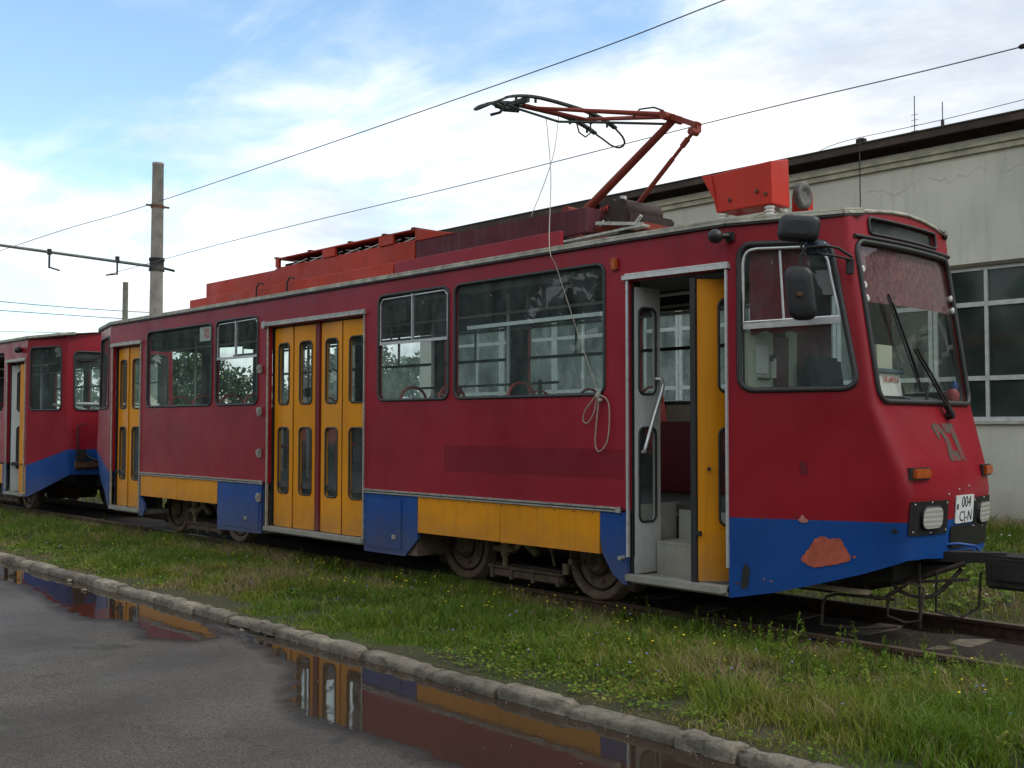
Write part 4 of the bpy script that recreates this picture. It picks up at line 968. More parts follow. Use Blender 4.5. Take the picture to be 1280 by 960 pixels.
mb = MB(); mb.tube([(-4.27, .03, 2.98), (-4.24, .02, 2.90), (-4.20, .04, 2.80)], .010, 8); mb.tube([(-4.0, .33, 2.80), (-4.05, .22, 2.86), (-4.10, .12, 2.87), (-4.19, .04, 2.86), (-4.23, .02, 2.80), (-4.22, 0, 2.62), (-4.22, 0, 2.53)], .011, 8)
mb.tube([(-4.0, .33, 2.78), (-4.06, .20, 2.80), (-4.12, .12, 2.81), (-4.15, .10, 2.83), (-4.14, .11, 2.87)], .009, 8); mb.build('mirror_arm', MT['darksteel'], tram)
o = rbox((-4.215, -.01, 2.53), .195, .385, .05, .07, 0, -.10).build('mirror', MT['blackplastic'], tram, 'tall mirror shell hanging from the arm')
mb = MB(); mb.lathe((-4.205, -.045, 2.515), (.73, -.68, 0), [(0, .022), (.025, .018)], 10); mb.build('mirror_clamp', MT['rust'], o)
o = rbox((-4.17, .12, 2.86), .16, .10, .03, .035).build('mirror', plain('bluish_mirror', (.05, .07, .10), .12, .6, 9, .3, 0), tram, 'small bluish mirror behind the bracket')
mb = MB(); mb.obox((-4.04, .37, 2.74), (.012, -.02, 0), (.022, .018, 0), (0, 0, .06), 0, .008); mb.build('mirror_bracket', MT['blackplastic'], tram)

# ---- roof equipment
def tier(name, pts, y0, y1, mat, label=None, bev=.006):     # side outline (x,z) extruded along y
    mb = MB(); n = len(pts); vs = [(x, y, z) for y in (y0, y1) for x, z in pts]
    mb.add(vs, [tuple(range(n)), tuple(range(2 * n - 1, n - 1, -1))] + [(i, i + n, (i + 1) % n + n, (i + 1) % n) for i in range(n)])
    me = mb.build(name, MT[mat], tram, label, bevel=bev); bmx = bmesh.new(); bmx.from_mesh(me.data); bmesh.ops.recalc_face_normals(bmx, faces=bmx.faces[:]); bmx.to_mesh(me.data); bmx.free(); return me
tier('resistor_casing', [(-14.41, 3.235), (-9.56, 3.235), (-9.56, 3.375), (-14.41, 3.365)], .35, .40, 'orangered', 'orange-red lower roof board')
tier('resistor_casing', [(-9.54, 3.235), (-6.98, 3.225), (-6.98, 3.39), (-9.54, 3.375)], .35, .40, 'red', 'crimson lower roof board')
tier('resistor_casing', [(-14.60, 3.26), (-9.64, 3.30), (-9.62, 3.68), (-12.60, 3.68), (-12.68, 3.655), (-14.60, 3.655)], .70, .75, 'orangered', 'orange-red upper roof board')
tier('resistor_casing', [(-9.60, 3.34), (-7.0, 3.42), (-7.0, 3.66), (-9.60, 3.66)], .70, .75, 'purple', 'faded maroon upper roof board')
tier('resistor_casing', [(-9.61, 3.66), (-8.9, 3.66), (-9.55, 3.79), (-9.61, 3.80)], .69, .74, 'orangered')
tier('resistor_casing', [(-14.6, 3.26), (-14.55, 3.26), (-14.55, 3.655), (-14.6, 3.655)], .75, 1.8, 'orangered')
tier('resistor_casing', [(-14.41, 3.235), (-14.37, 3.235), (-14.37, 3.365), (-14.41, 3.365)], .40, .70, 'orangered')
tier('resistor_casing', [(-7.0, 3.42), (-6.97, 3.42), (-6.97, 3.66), (-7.0, 3.66)], .70, 1.80, 'purple')
tier('resistor_casing', [(-14.60, 3.26), (-7.0, 3.34), (-7.0, 3.66), (-14.60, 3.655)], 1.80, 1.84, 'orangered')
# resistor banks under a raised lid
mb = MB(); mb.box(-12.6, .82, 3.45, -9.7, 1.72, 3.74); mb.build('resistor_bank', MT['chassis'], tram)
mb = MB()
for k in range(7): 
    x = -12.3 + k * .40; mb.beam((x, .76, 3.69), (x + .34, .76, 3.735), .02, .010); mb.beam((x, .78, 3.745), (x + .3, .78, 3.70), .02, .008)
mb.build('resistor_wires', MT['porcelain'], tram)
mb = MB(); mb.box(-12.62, .68, 3.785, -9.62, 1.85, 3.80); mb.box(-12.62, .68, 3.68, -12.54, .72, 3.785)
for x in (-11.35, -10.15): mb.box(x - .14, .68, 3.68, x + .14, .715, 3.79)
mb.build('resistor_lid', MT['orangered'], tram)
mb = MB()
for x in (-12.62, -11.8, -10.9, -10.2, -9.64): mb.box(x - .03, .675, 3.80, x + .03, 1.85, 3.82, 0, .003)
mb.build('lid_ribs', MT['rust'], tram)
# support feet
mb = MB()
for x in np.arange(-14.2, -7, .9): mb.box(x - .02, .36, 3.14, x + .02, .42, 3.26); mb.box(x - .02, .71, 3.2, x + .02, .76, 3.45)
mb.build('roof_feet', MT['darksteel'], tram)
for x in (-12.45, -11.70):
    mb = MB(); mb.tube([(x, .30, 3.2), (x + .01, .30, 3.36), (x + .06, .31, 3.42), (x + .13, .33, 3.40)], .011, 8); mb.build('roof_hook', MT['darksteel'], tram)
# far side roof plank
tier('roof_plank', [(-6.7, 3.24), (-5.2, 3.26), (-5.2, 3.34), (-6.7, 3.32)], 1.5, 1.55, 'red')
# bright red box on insulators
mb = MB()
A = [(-5.32, .50, 3.335), (-4.78, .50, 3.335), (-4.79, .50, 3.675), (-5.40, .50, 3.655)]; B_ = [(-5.32, .80, 3.345), (-4.81, .80, 3.345), (-4.82, .80, 3.745), (-5.40, .80, 3.73)]
mb.add(A + B_, [(0, 1, 2, 3), (7, 6, 5, 4), (0, 4, 5, 1), (1, 5, 6, 2), (2, 6, 7, 3), (3, 7, 4, 0)])
mb.add([(-5.46, .49, 3.66), (-5.36, .49, 3.66), (-5.30, .49, 3.34), (-5.34, .49, 3.45)], [(3, 2, 1, 0)])
rb = mb.build('roof_box', MT['boxred'], tram, 'bright red flared box standing on white insulators', bevel=.008)
for x, z in ((-5.18, 3.42), (-4.92, 3.45), (-4.84, 3.42)): mb = MB(); mb.lathe((x, .496, z), (0, -1, 0), [(0, .018), (.012, .014)], 8); mb.build('bolt', MT['rust'], rb)
for x, y in ((-5.27, .54), (-4.83, .54), (-5.27, .76), (-4.85, .76)):
    mb = MB(); prof = []
    for k in range(4): prof += [(.0 + k * .028, .026), (.008 + k * .028, .042), (.018 + k * .028, .042), (.026 + k * .028, .026)]
    mb.lathe((x, y, 3.215), (0, 0, 1), prof, 14); mb.build('insulator', MT['porcelain'], tram)
mb = MB(); mb.box(-5.34, .54, 3.20, -4.62, .60, 3.225); mb.beam((-5.25, .62, 3.25), (-4.8, .66, 3.31), .04, .012); mb.build('roof_bracket', MT['trim'], tram)
mb = MB(); mb.lathe((-4.80, .98, 3.47), (1, 0, 0), [(-.04, .07), (-.04, .095), (-.02, .115), (0, .10), (.015, .115), (.03, .095), (.03, .06), (.01, .05), (.01, .03)], 28); mb.build('arrester_coil', plain('coil_grey', (.13, .125, .115), .7, .1, 20, .4, .4), tram)
mb = MB(); mb.box(-4.95, 1.04, 3.25, -4.80, 1.14, 3.52, 0, .01); mb.build('arrester_bracket', MT['boxred'], tram)

# ---- pantograph
pt = MB(); K0 = Vector((-6.36, YC, 4.50))
pt.tube([(-7.56, YC, 3.76), K0], .046, 14, r2=.038); lower = pt.build('pantograph', MT['pantored'], tram, 'raised single arm pantograph in rusty red')
mb = MB(); mb.box(-7.15, YC - .45, 3.43, -6.55, YC - .38, 3.48); mb.box(-7.15, YC + .38, 3.43, -6.55, YC + .45, 3.48); mb.beam((-7.5, YC - .4, 3.52), (-6.4, YC - .4, 3.40), .05, .05); mb.beam((-7.5, YC + .4, 3.52), (-6.4, YC + .4, 3.40), .05, .05)
mb.beam((-7.5, YC - .45, 3.50), (-7.5, YC + .45, 3.50), .06, .06); mb.beam((-6.4, YC - .45, 3.42), (-6.4, YC + .45, 3.42), .06, .06); mb.tube([(-7.52, YC - .3, 3.74), (-7.52, YC + .3, 3.74)], .05, 12)
mb.build('pantograph_base', MT['pantored'], lower)
mb = MB(); mb.tube([(-6.95, YC - .30, 3.66), (-6.95, YC + .30, 3.66)], .12, 14); mb.tube([(-6.78, YC - .32, 3.64), (-6.78, YC + .2, 3.64)], .11, 14); mb.box(-6.95, YC - .4, 3.48, -6.6, YC + .3, 3.60, 0, .02); mb.build('pantograph_drum', plain('greasy_iron', (.035, .018, .013), .7, .2, 18, .5, .5), lower)
mb = MB()
for yy in (YC - .3, YC - .22): 
    P = [(-7.45 + .52 * k / 90 , yy + .028 * math.cos(k * .95), 3.58 + .10 * k / 90 + .028 * math.sin(k * .95)) for k in range(91)]
    mb.tube(P, .008, 5)
mb.build('pantograph_spring', MT['boxred'], lower)
mb = MB(); P = [(-7.40 + .55 * k / 70, YC - .42 + .03 * math.cos(k * 1.0), 3.48 + .03 * k / 70 + .03 * math.sin(k * 1.0)) for k in range(71)]; mb.tube(P, .007, 5); mb.build('pantograph_spring', MT['porcelain'], lower)
mb = MB(); mb.tube([(-7.1, YC + .1, 3.62), (-7.1, YC + .1, 3.84)], .038, 12); mb.build('damper', MT['orange'], lower)
mb = MB(); mb.tube([(-7.1, YC + .1, 3.84), (-7.1, YC + .1, 3.88)], .034, 12); mb.build('damper_cap', MT['porcelain'], lower)
for x, y in ((-7.38, YC - .48), (-6.55, YC - .48), (-7.38, YC + .48), (-6.55, YC + .48)):
    mb = MB(); prof = []
    for k in range(4): prof += [(k * .045, .045), (.012 + k * .045, .078), (.028 + k * .045, .078), (.040 + k * .045, .045)]
    mb.lathe((x, y, 3.25), (0, 0, 1), prof, 14); mb.build('insulator', MT['chassis'], lower)
mb = MB(); mb.beam((-7.3, YC - .55, 3.36), (-6.3, YC - .5, 3.40), .10, .02); mb.beam((-6.9, YC - .5, 3.50), (-6.35, YC - .5, 3.42), .06, .03); mb.tube([(-6.42, YC - .5, 3.44), (-6.36, YC - .5, 3.50)], .018, 6); mb.build('base_plate', MT['trim'], lower)
mb = MB(); mb.tube([(-6.80, YC - .05, 3.72), (-6.35, YC - .05, 4.10)], .024, 10); mb.tube([(-6.35, YC - .05, 4.10), (-6.08, YC - .05, 4.33)], .018, 10); mb.tube([(-6.24, YC - .05, 4.195), (-6.17, YC - .05, 4.255)], .028, 8); mb.build('control_rod', MT['pantored'], lower)
mb = MB(); mb.beam((-6.50, YC - .02, 4.57), (-6.06, YC - .04, 4.36), .09, .05); mb.tube([(-6.40, YC - .14, 4.51), (-6.40, YC + .14, 4.51)], .04, 12); mb.box(-6.13, YC - .07, 4.30, -6.06, YC + .02, 4.40, 0, .01); mb.lathe((-6.09, YC - .12, 4.30), (0, 1, 0), [(0, .035), (.10, .035)], 10); mb.build('knuckle', MT['pantored'], lower)
up_a = MB(); up_a.tube([(-6.44, YC - .05, 4.54), (-7.95, YC - .42, 4.86)], .026, 10, r2=.018); up_a.tube([(-6.44, YC + .08, 4.55), (-7.95, YC + .42, 4.90)], .026, 10, r2=.018); up_a.tube([(-7.93, YC - .5, 4.865), (-7.93, YC + .5, 4.905)], .02, 8); up_a.build('upper_arm', MT['pantored'], lower)
mb = MB(); mb.tube([(-6.46, YC - .02, 4.46), (-7.0, YC - .20, 4.55), (-7.5, YC - .42, 4.62), (-7.9, YC - .6, 4.80), (-8.05, YC - .72, 4.88)], .013, 8); mb.build('guide_rod', MT['greencopper'], lower)
hd = MB()
for xo in (-8.14, -7.84):
    P = []
    for k in range(25):
        t_ = -1 + 2 * k / 24; P.append((xo, YC + .82 * t_, 4.96 - .10 * abs(t_) ** 3.0))
    for a, b_ in zip(P, P[1:]): hd.beam(a, b_, .055, .022, 0, (0, 0, 1))
    for k in (2, 6, 18, 22): hd.beam(P[k], Vector(P[k]) - Vector((0, 0, .06)), .02, .02, 0, (1, 0, 0))
hd.beam((-8.14, YC - .5, 4.93), (-7.84, YC - .5, 4.93), .03, .02); hd.beam((-8.14, YC + .5, 4.93), (-7.84, YC + .5, 4.93), .03, .02); hd.beam((-8.25, YC - .55, 4.91), (-7.8, YC - .55, 4.88), .04, .04)
hd.tube([(-8.05, YC - .8, 4.85), (-8.05, YC - .66, 4.82), (-8.0, YC - .5, 4.83)], .03, 6); hd.tube([(-7.99, YC - .6, 4.87), (-7.99, YC + .6, 4.91)], .02, 6)
hd.build('collector_head', MT['greencopper'], lower)
mb = MB()
for sg in (-1, 1):
    P = [(-8.14, YC + sg * .81, 4.86), (-8.12, YC + sg * .93, 4.81), (-8.08, YC + sg * 1.03, 4.75), (-8.0, YC + sg * 1.07, 4.72), (-7.9, YC + sg * 1.04, 4.74), (-7.85, YC + sg * .95, 4.79), (-7.84, YC + sg * .81, 4.86)]
    Q = []
    for i in range(len(P) - 1):
        for k in range(4):
            u = k / 4; p0 = Vector(P[max(0, i - 1)]); p1 = Vector(P[i]); p2 = Vector(P[i + 1]); p3 = Vector(P[min(len(P) - 1, i + 2)])
            Q.append(.5 * ((2 * p1) + (p2 - p0) * u + (2 * p0 - 5 * p1 + 4 * p2 - p3) * u * u + (3 * p1 - p0 - 3 * p2 + p3) * u ** 3))
    Q.append(Vector(P[-1])); mb = MB(); mb.tube(Q, .012, 6); mb.build('horn', MT['greencopper'], lower)
mb = MB(); mb.tube([(-7.9, YC + .25, 4.86), (-7.88, YC + .28, 4.72), (-7.86, YC + .36, 4.68), (-7.86, YC + .44, 4.74), (-7.88, YC + .46, 4.88)], .009, 6); mb.build('jumper_cable', MT['darksteel'], lower); mb = MB(); mb.tube([(-6.9, YC + .02, 4.62), (-6.8, YC + .0, 4.68), (-6.62, YC, 4.66), (-6.5, YC, 4.60)], .009, 6); mb.build('jumper_cable', MT['darksteel'], lower); mb = MB(); mb.tube([(-7.98, YC - .68, 4.86), (-8.02, YC - .74, 4.76), (-8.1, YC - .8, 4.74)], .015, 6); mb.build('jumper_cable', MT['darksteel'], lower)

# ---- hanging rope (ties the pantograph down)
mb = MB()
mb.tube(catm([(-8.0, YC - .1, 4.84), (-7.35, .6, 4.02), (-6.74, -.03, 3.18), (-6.64, -.035, 2.96), (-6.42, -.035, 2.45), (-6.16, -.03, 1.86)]), .0045, 5)
mb.tube(catm([(-7.96, YC + .05, 4.86), (-7.6, .9, 4.35), (-7.62, .8, 4.05), (-7.75, .72, 3.68)]), .004, 5)
mb.tube(catm([(-6.16, -.035, 1.86), (-6.20, -.045, 1.80), (-6.30, -.04, 1.70), (-6.33, -.03, 1.62), (-6.28, -.03, 1.60), (-6.20, -.04, 1.68), (-6.15, -.04, 1.82), (-6.06, -.035, 1.80), (-6.03, -.03, 1.70), (-6.05, -.03, 1.46), (-6.14, -.03, 1.36), (-6.19, -.03, 1.42), (-6.17, -.035, 1.62), (-6.14, -.04, 1.80)]), .006, 5)
mb.lathe((-6.15, -.035, 1.83), (.3, 0, 1), [(-.03, .012), (0, .028), (.03, .014)], 8); mb.lathe((-6.13, -.035, 1.79), (1, 0, .3), [(-.02, .012), (0, .02), (.02, .012)], 8)
mb.build('rope', MT['rope'], label='pale thin rope hanging from the pantograph and looped in a knot below the widest window', cat='rope')
# route board behind the windshield
rbd = MB(); rbd.obox((-3.985, .74, 1.885), (.008, 0, .002), (0, .25, 0), (-.012, 0, .085)); ro = rbd.build('route_board', MT['white'], label='white route board with red lettering propped behind the tram windshield', cat='sign')
text_mesh('22', .135, lambda x, y: Vector((-3.973 - y * .14, .62 + x, 1.885 + y)), MT['inkred'], 'route_number', ro, .003, sx=.75)
text_mesh('ORL.MOL.A', .062, lambda x, y: Vector((-3.973 - y * .14, .84 + x, 1.925 + y)), MT['inkred'], 'route_text', ro, .001, sx=.78)
text_mesh('3 DE MAI', .062, lambda x, y: Vector((-3.973 - y * .14, .86 + x, 1.845 + y)), MT['inkred'], 'route_text', ro, .001, sx=.78)
mb = MB(); mb.box(-4.05, .52, 1.975, -3.96, 1.03, 2.005, 0, .004); mb.build('board_holder', plain('blue_grey_bar', (.08, .13, .15), .5), ro)

# ================================================================== the trailer tram
tr = empty('tram', (-26.5, YC, 0), 'second crimson tram coupled behind the first one, its front door folded open', 'tram')
side_wall(tr, -33, -19.93, ZT, [(-20.95, -20.02, 2.72), (-26.5, -24.5, 2.72)], [(-22.9, 1.84, -21.15, 2.93), (-24.3, 1.84, -23.05, 2.93)], [(-21.6, 1.84, -20.1, 2.85), (-23.5, 1.84, -21.9, 2.85), (-25.5, 1.84, -23.8, 2.85)], (), False)
trf = end_shell(tr, -19.93, -18.82, 1)
mb = MB()
for z_, w_ in ((2.72, .05),): mb.beam(trf(1.1, z_, -.01), trf(1.9, z_, -.01), .02, w_)
mb.build('end_window_bar', MT['darksteel'], tr)
roof(tr, [(-33, 0, 3.135), (-19.93, 0, 3.135), (-18.95, .25, 3.15), (-18.88, .33, 3.16), (-18.80, .42, 3.165)], .07)
mb = MB(); mb.box(-23.0, .9, 3.15, -21.7, 1.7, 3.35, 0, .05); mb.build('roof_hatch', MT['red'], tr)
surround(tr, -20.95, -20.02, 2.72, .40)
door_leaf(tr, (-20.90, .06), (-20.62, .30), .36, 2.68, 'greywhite', win2(.3, .85), label='open leaf showing its off-white inner side')
door_leaf(tr, (-20.36, .03), (-20.03, .06), .36, 2.68, 'yellow', [], label='ochre leaf at the front side of the opening')
mb = MB(); mb.beam((-20.96, .02, .335), (-20.0, .02, .335), .11, .05); mb.build('threshold', MT['stepgrey'], tr)
mb = MB(); sheet(mb, [(-33, .5), (-21.15, .5), (-21.15, .852), (-33, .852)], [], near, .03); mb.build('wheel_cover', MT['yellow'], tr)
mb = MB(); sheet(mb, [(-21.14, .3), (-20.97, .3), (-20.97, .862), (-21.14, .862)], [], near, .03); mb.build('corner_panel', MT['blue'], tr)
mb = MB(); mb.lathe((-20.25, -.07, 2.93), (0, -1, 0), [(-.08, .03), (-.04, .055), (.02, .055), (.05, .03)], 14); mb.build('side_lamp', MT['blackplastic'], tr)
interior(tr, -32.9, -19.9, [(-22.6, .42), (-21.9, .42), (-23.8, .42), (-22.2, 2.15)], [(-21.2, .7), (-23.0, .7)])
mb = MB(); mb.tube([(-20.0, .5, 1.95), (-19.5, .7, 1.90), (-19.1, 1.1, 1.75)], .025, 8); mb.tube([(-19.9, 1.5, 1.95), (-19.4, 1.3, 1.85), (-19.3, .9, 1.6)], .025, 8); mb.tube([(-18.95, .5, 1.95), (-18.92, 2.0, 1.95)], .03, 8); mb.build('end_rail', MT['tube'], tr)
mb = MB(); mb.box(-33, .62, .55, -19.2, 1.94, .80); mb.box(-33, .36, .80, -19.9, 2.5, .835); mb.box(-19.3, .95, .50, -18.6, 1.6, .75); mb.build('chassis', MT['chassis'], tr)
bogie(tr, -22.1, 1.84)
# jumper box, cable loop and handles on the end wall
mb = MB(); mb.beam(trf(1.05, .90, -.05), trf(1.95, .90, -.05), .10, .10); mb.beam(trf(1.05, .84, -.03), trf(1.9, .84, -.03), .03, .05); mb.build('end_beam', MT['rust'], tr)
mb = MB(); mb.obox(trf(1.10, 1.06, -.05), (.04, 0, 0), (0, .08, 0), (0, 0, .10), 0, .01); mb.build('jumper_socket', MT['darksteel'], tr)
mb = MB(); mb.tube(catm([trf(1.12, 1.12, -.04), trf(1.2, .98, -.09), trf(1.35, .96, -.10), trf(1.48, 1.1, -.08), trf(1.52, 1.55, -.04)]), .022, 8); mb.build('jumper_cable', MT['rubber'], tr)
mb = MB(); mb.tube([trf(1.08, 1.15, -.02), trf(1.08, 1.58, -.05), trf(1.16, 1.6, -.06)], .012, 6); mb.tube([trf(1.5, 1.15, -.03), trf(1.5, 1.55, -.04), trf(1.42, 1.60, -.06)], .014, 6); mb.build('grab_iron', MT['darksteel'], tr)
# drawbar between the two cars
mb = MB(); mb.beam((-18.9, YC, .50), (-17.2, YC, .50), .09, .09); mb.box(-18.2, YC - .12, .42, -17.9, YC + .12, .6, 0, .02); mb.build('drawbar', MT['chassis'], tr)

# ================================================================== depot building
bld = empty('depot_building', (-4, 14, 0), 'long pale rendered tram depot with a ribbon of steel windows and dark eaves', 'building')
WY = 9.39; BX0, BX1 = -20.6, 16.0
m, t, b = nodes('stained_render')
c = mix(t, mrange(t, noise(t, .7, 7, .6), .35, .65), (.50, .50, .41), (.60, .595, .49))
c = mix(t, mrange(t, noise(t, 1.8, 6, .7, stretch=(3, 1, .35)), .52, .78, 0, .5), c, (.30, .31, .25))
c = mix(t, mrange(t, noise(t, 14, 5, .7), .60, .75, 0, .25), c, (.33, .32, .27))
# hairline cracks
def crack(off, thr, zc, zr_):
    nn = t.nodes.new('ShaderNodeTexNoise'); mp = t.nodes.new('ShaderNodeMapping'); mp.inputs['Location'].default_value = off; t.links.new(pos(t), mp.inputs[0]); mp.inputs['Scale'].default_value = (.8, 0, .0)
    t.links.new(mp.outputs[0], nn.inputs[0]); nn.inputs['Scale'].default_value = 1.6; nn.inputs['Detail'].default_value = 9; nn.inputs['Roughness'].default_value = .62
    s_ = t.nodes.new('ShaderNodeSeparateXYZ'); t.links.new(pos(t), s_.inputs[0])
    zz_ = mt(t, 'SUBTRACT', s_.outputs[2], mt(t, 'ADD', mt(t, 'MULTIPLY', nn.outputs[0], zr_), zc))
    return mrange(t, mt(t, 'ABSOLUTE', zz_, 0), .004, .014, 1, 0), s_
cr, s_ = crack((3.3, 0, 0), 0, 4.85, 1.1)
brk = mrange(t, noise(t, 1.1, 3), .46, .54)
c = mix(t, mt(t, 'MULTIPLY', mt(t, 'MULTIPLY', cr, brk), .38), c, (.12, .12, .09))
low = mrange(t, mt(t, 'ADD', s_.outputs[2], mt(t, 'MULTIPLY', noise(t, 2, 6), .6)), 1.0, .45, 0, .6)
c = mix(t, low, c, (.27, .25, .17))
t.links.new(c, b.inputs['Base Color']); setp(b, Roughness=.9); bump(t, b, noise(t, 30, 7, .75), .35, .01); MT['render'] = m
Z0, Z1 = 1.66, 3.99
mb = MB(); mb.box(BX0, WY, -.3, BX1, WY + .3, Z0); mb.box(BX0, WY, Z1, BX1, WY + .3, 6.05); mb.box(BX0, WY, Z0, -19.9, WY + .3, Z1); mb.box(11.5, WY, Z0, BX1, WY + .3, Z1)
mb.box(BX0, WY + .3, -.3, BX0 + .3, 24, 6.05); mb.box(BX1 - .3, WY + .3, -.3, BX1, 24, 6.05); mb.box(BX0 + .3, 23.7, -.3, BX1 - .3, 24, 6.05)
mb.build('wall', MT['render'], bld)
mb = MB(); mb.box(BX0 - .02, WY - .06, 5.70, BX1, WY + .0, 5.79); mb.box(BX0 - .02, WY - .10, 5.79, BX1, WY, 5.84); mb.build('cornice', plain('cornice_render', (.40, .39, .28), .9, 0, 4, .3, .3), bld)
m, t, b = nodes('dark_eaves'); s_ = t.nodes.new('ShaderNodeSeparateXYZ'); t.links.new(pos(t), s_.inputs[0])
t.links.new(mix(t, mrange(t, noise(t, 2.5, 6, .7), .35, .7), (.035, .025, .018), (.085, .060, .045)), b.inputs['Base Color']); setp(b, Roughness=.9)
mb = MB(); mb.box(BX0 - .3, WY - .27, 6.04, BX1, 24.3, 6.08); mb.box(BX0 - .3, WY - .31, 6.01, BX1, WY - .25, 6.125)
mb.add([(BX0 - .3, WY - .25, 6.03), (BX1, WY - .25, 6.03), (BX1, WY, 5.93), (BX0 - .3, WY, 5.93)], [(0, 1, 2, 3), (3, 2, 1, 0)])
mb.build('eaves', m, bld)
mb = MB(); mb.box(BX0 - .32, WY - .33, 6.125, BX1, 24.3, 6.145); mb.build('roof', plain('tar_roof', (.06, .06, .05), .9, 0, 4, .3, .3), bld)
mb = MB(); mb.box(BX0 + .3, WY - .05, Z0 - .05, BX1 - 4, WY, Z0 + .0); mb.build('window_sill', plain('concrete_sill', (.40, .40, .34), .9, 0, 6, .25, .3), bld)
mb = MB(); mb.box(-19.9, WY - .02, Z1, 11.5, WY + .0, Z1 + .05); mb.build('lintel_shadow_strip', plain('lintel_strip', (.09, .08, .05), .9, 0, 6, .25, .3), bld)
mb = MB(); mb.box(BX0 + .35, 9.75, -.2, BX1 - .35, 23.6, -.1); mb.build('inner_floor', plain('hall_floor', (.05, .05, .05), .9), bld)
wf = plain('window_steel_paint', (.44, .47, .44), .6, 0, 9, .18, .2)
m, t, b = nodes('depot_glass'); t.links.new(mix(t, mrange(t, noise(t, .8, 5, .6), .35, .65), (.012, .020, .016), (.045, .065, .055)), b.inputs['Base Color']); setp(b, Roughness=.06)
b.inputs['Specular IOR Level'].default_value = .3; bump(t, b, noise(t, 1.1, 2), .05, .03); MT['depotglass'] = m
MODW = .829
k = -1
xL = -6.93 - MODW * 15
i = 0
while xL + 2 * MODW < 11.5:
    mb = MB(); x0, x1 = xL + .012, xL + 2 * MODW - .012; xm = (x0 + x1) / 2
    for xx, hw in ((x0 + .03, .03), (x1 - .03, .03), (xm, .025)): mb.box(xx - hw, WY + .02, Z0, xx + hw, WY + .09, Z1)
    for z_, hh in ((Z0 + .03, .03), (Z1 - .03, .03), (2.30, .035), (3.42, .035)):
        mb.box(x0 + .06, WY + .03, z_ - hh, xm - .025, WY + .08, z_ + hh); mb.box(xm + .025, WY + .03, z_ - hh, x1 - .06, WY + .08, z_ + hh)
    o = mb.build('window', wf, bld)
    mb = MB(); mb.add([(x0, WY + .06, Z0), (x1, WY + .06, Z0), (x1, WY + .06, Z1), (x0, WY + .06, Z1)], [(0, 1, 2, 3)]); mb.build('pane', MT['depotglass'], o)
    xL += 2 * MODW; i += 1
# small aerials on the depot roof
for px_, y_, h_, lab in ((-8.30, 10, .75, 'thin roof aerial with short crossbars on the depot, the taller twig-like one'), (-7.83, 10, .55, 'plain thin roof aerial on the depot nearest the right edge')):
    mb = MB(); mb.tube([(px_, y_, 6.14), (px_, y_, 6.25 + h_)], .008, 5)
    if h_ > .6:
        for k in range(4): mb.tube([(px_ - .06, y_, 6.42 + k * .09), (px_ + .06, y_, 6.42 + k * .09)], .004, 4)
    else: mb.box(px_ - .02, y_ - .02, 6.2, px_ + .02, y_ + .02, 6.5)
    mb.build('aerial', MT['darksteel'], label=lab, cat='aerial')
mb = MB(); mb.box(-8.86, 9.1, 6.145, -8.72, 9.22, 6.23, 0, .01); mb.build('roof_lamp_box', MT['chassis'], label='small dark box sitting on the edge of the depot roof', cat='box')
# whip aerial above the tram cab
mb = MB(); mb.tube([(-4.80, 1.9, 3.22), (-4.80, 1.9, 4.12)], .006, 6); mb.lathe((-4.80, 1.9, 3.20), (0, 0, 1), [(0, .03), (.05, .015)], 8); mb.build('whip_aerial', MT['darksteel'], tram)

# ================================================================== poles and overhead line
pc = plain('pole_concrete', (.48, .46, .40), .85, 0, 5, .25, .4)
def cpole(x, y, h, r0, r1, label, arm=True):
    e = empty('concrete_pole', (x, y, 0), label, 'pole', 'concrete poles of the overhead line')
    mb = MB(); mb.lathe((x, y, -.1), (0, 0, 1), [(0, r0), (h - .05 + .1, r1), (h - .049 + .1, r1 + .006), (h + .1, r1 + .006)], 20); mb.build('shaft', pc, e)
    return e
p1 = cpole(-23.5, 4.02, 7.6, .175, .125, 'tall pale concrete pole carrying the cross arm behind the coupling')
mb = MB(); mb.lathe((-23.5, 4.02, 6.55), (0, 0, 1), [(0, .15), (.07, .15)], 16); mb.tube([(-23.5, 3.75, 6.60), (-23.5, 4.3, 6.60)], .025, 8); mb.build('clamp', MT['rust'], p1)
mb = MB(); mb.lathe((-23.5, 4.02, 5.10), (0, 0, 1), [(0, .175), (.06, .175), (.08, .16), (.22, .16), (.24, .175), (.3, .175)], 16); mb.tube([(-23.5, 4.1, 5.2), (-23.5, 4.45, 5.15)], .03, 8); mb.build('clamp', MT['darksteel'], p1)
mb = MB(); mb.tube([(-23.5, 3.95, 5.20), (-23.5, .2, 5.32)], .035, 10, r2=.03); mb.build('cross_arm', plain('grey_green_tube', (.12, .13, .12), .6, .3), p1)
mb = MB()
for y_ in (3.10, 1.62):
    mb.tube([(-23.5, y_, 5.32), (-23.5, y_, 4.93)], .022, 8); mb.tube([(-23.5, y_, 4.95), (-23.5, y_ + (.22 if y_ < 2 else -.25), 4.90)], .018, 8); mb.lathe((-23.5, y_, 5.22), (0, 0, 1), [(0, .05), (.12, .05)], 8)
mb.tube([(-23.5, .5, 5.22), (-23.5, .5, 5.42)], .05, 8); mb.build('wire_hanger', MT['darksteel'], p1)
p2 = cpole(-48.5, 14.0, 8.2, .14, .12, 'slimmer concrete pole far behind the tall one', False)
def owire(pts, r, label):
    mb = MB(); mb.tube(catm(pts, 10), r, 5); mb.build('overhead_wire', MT['wire'], label=label, cat='wire', group='overhead wires')
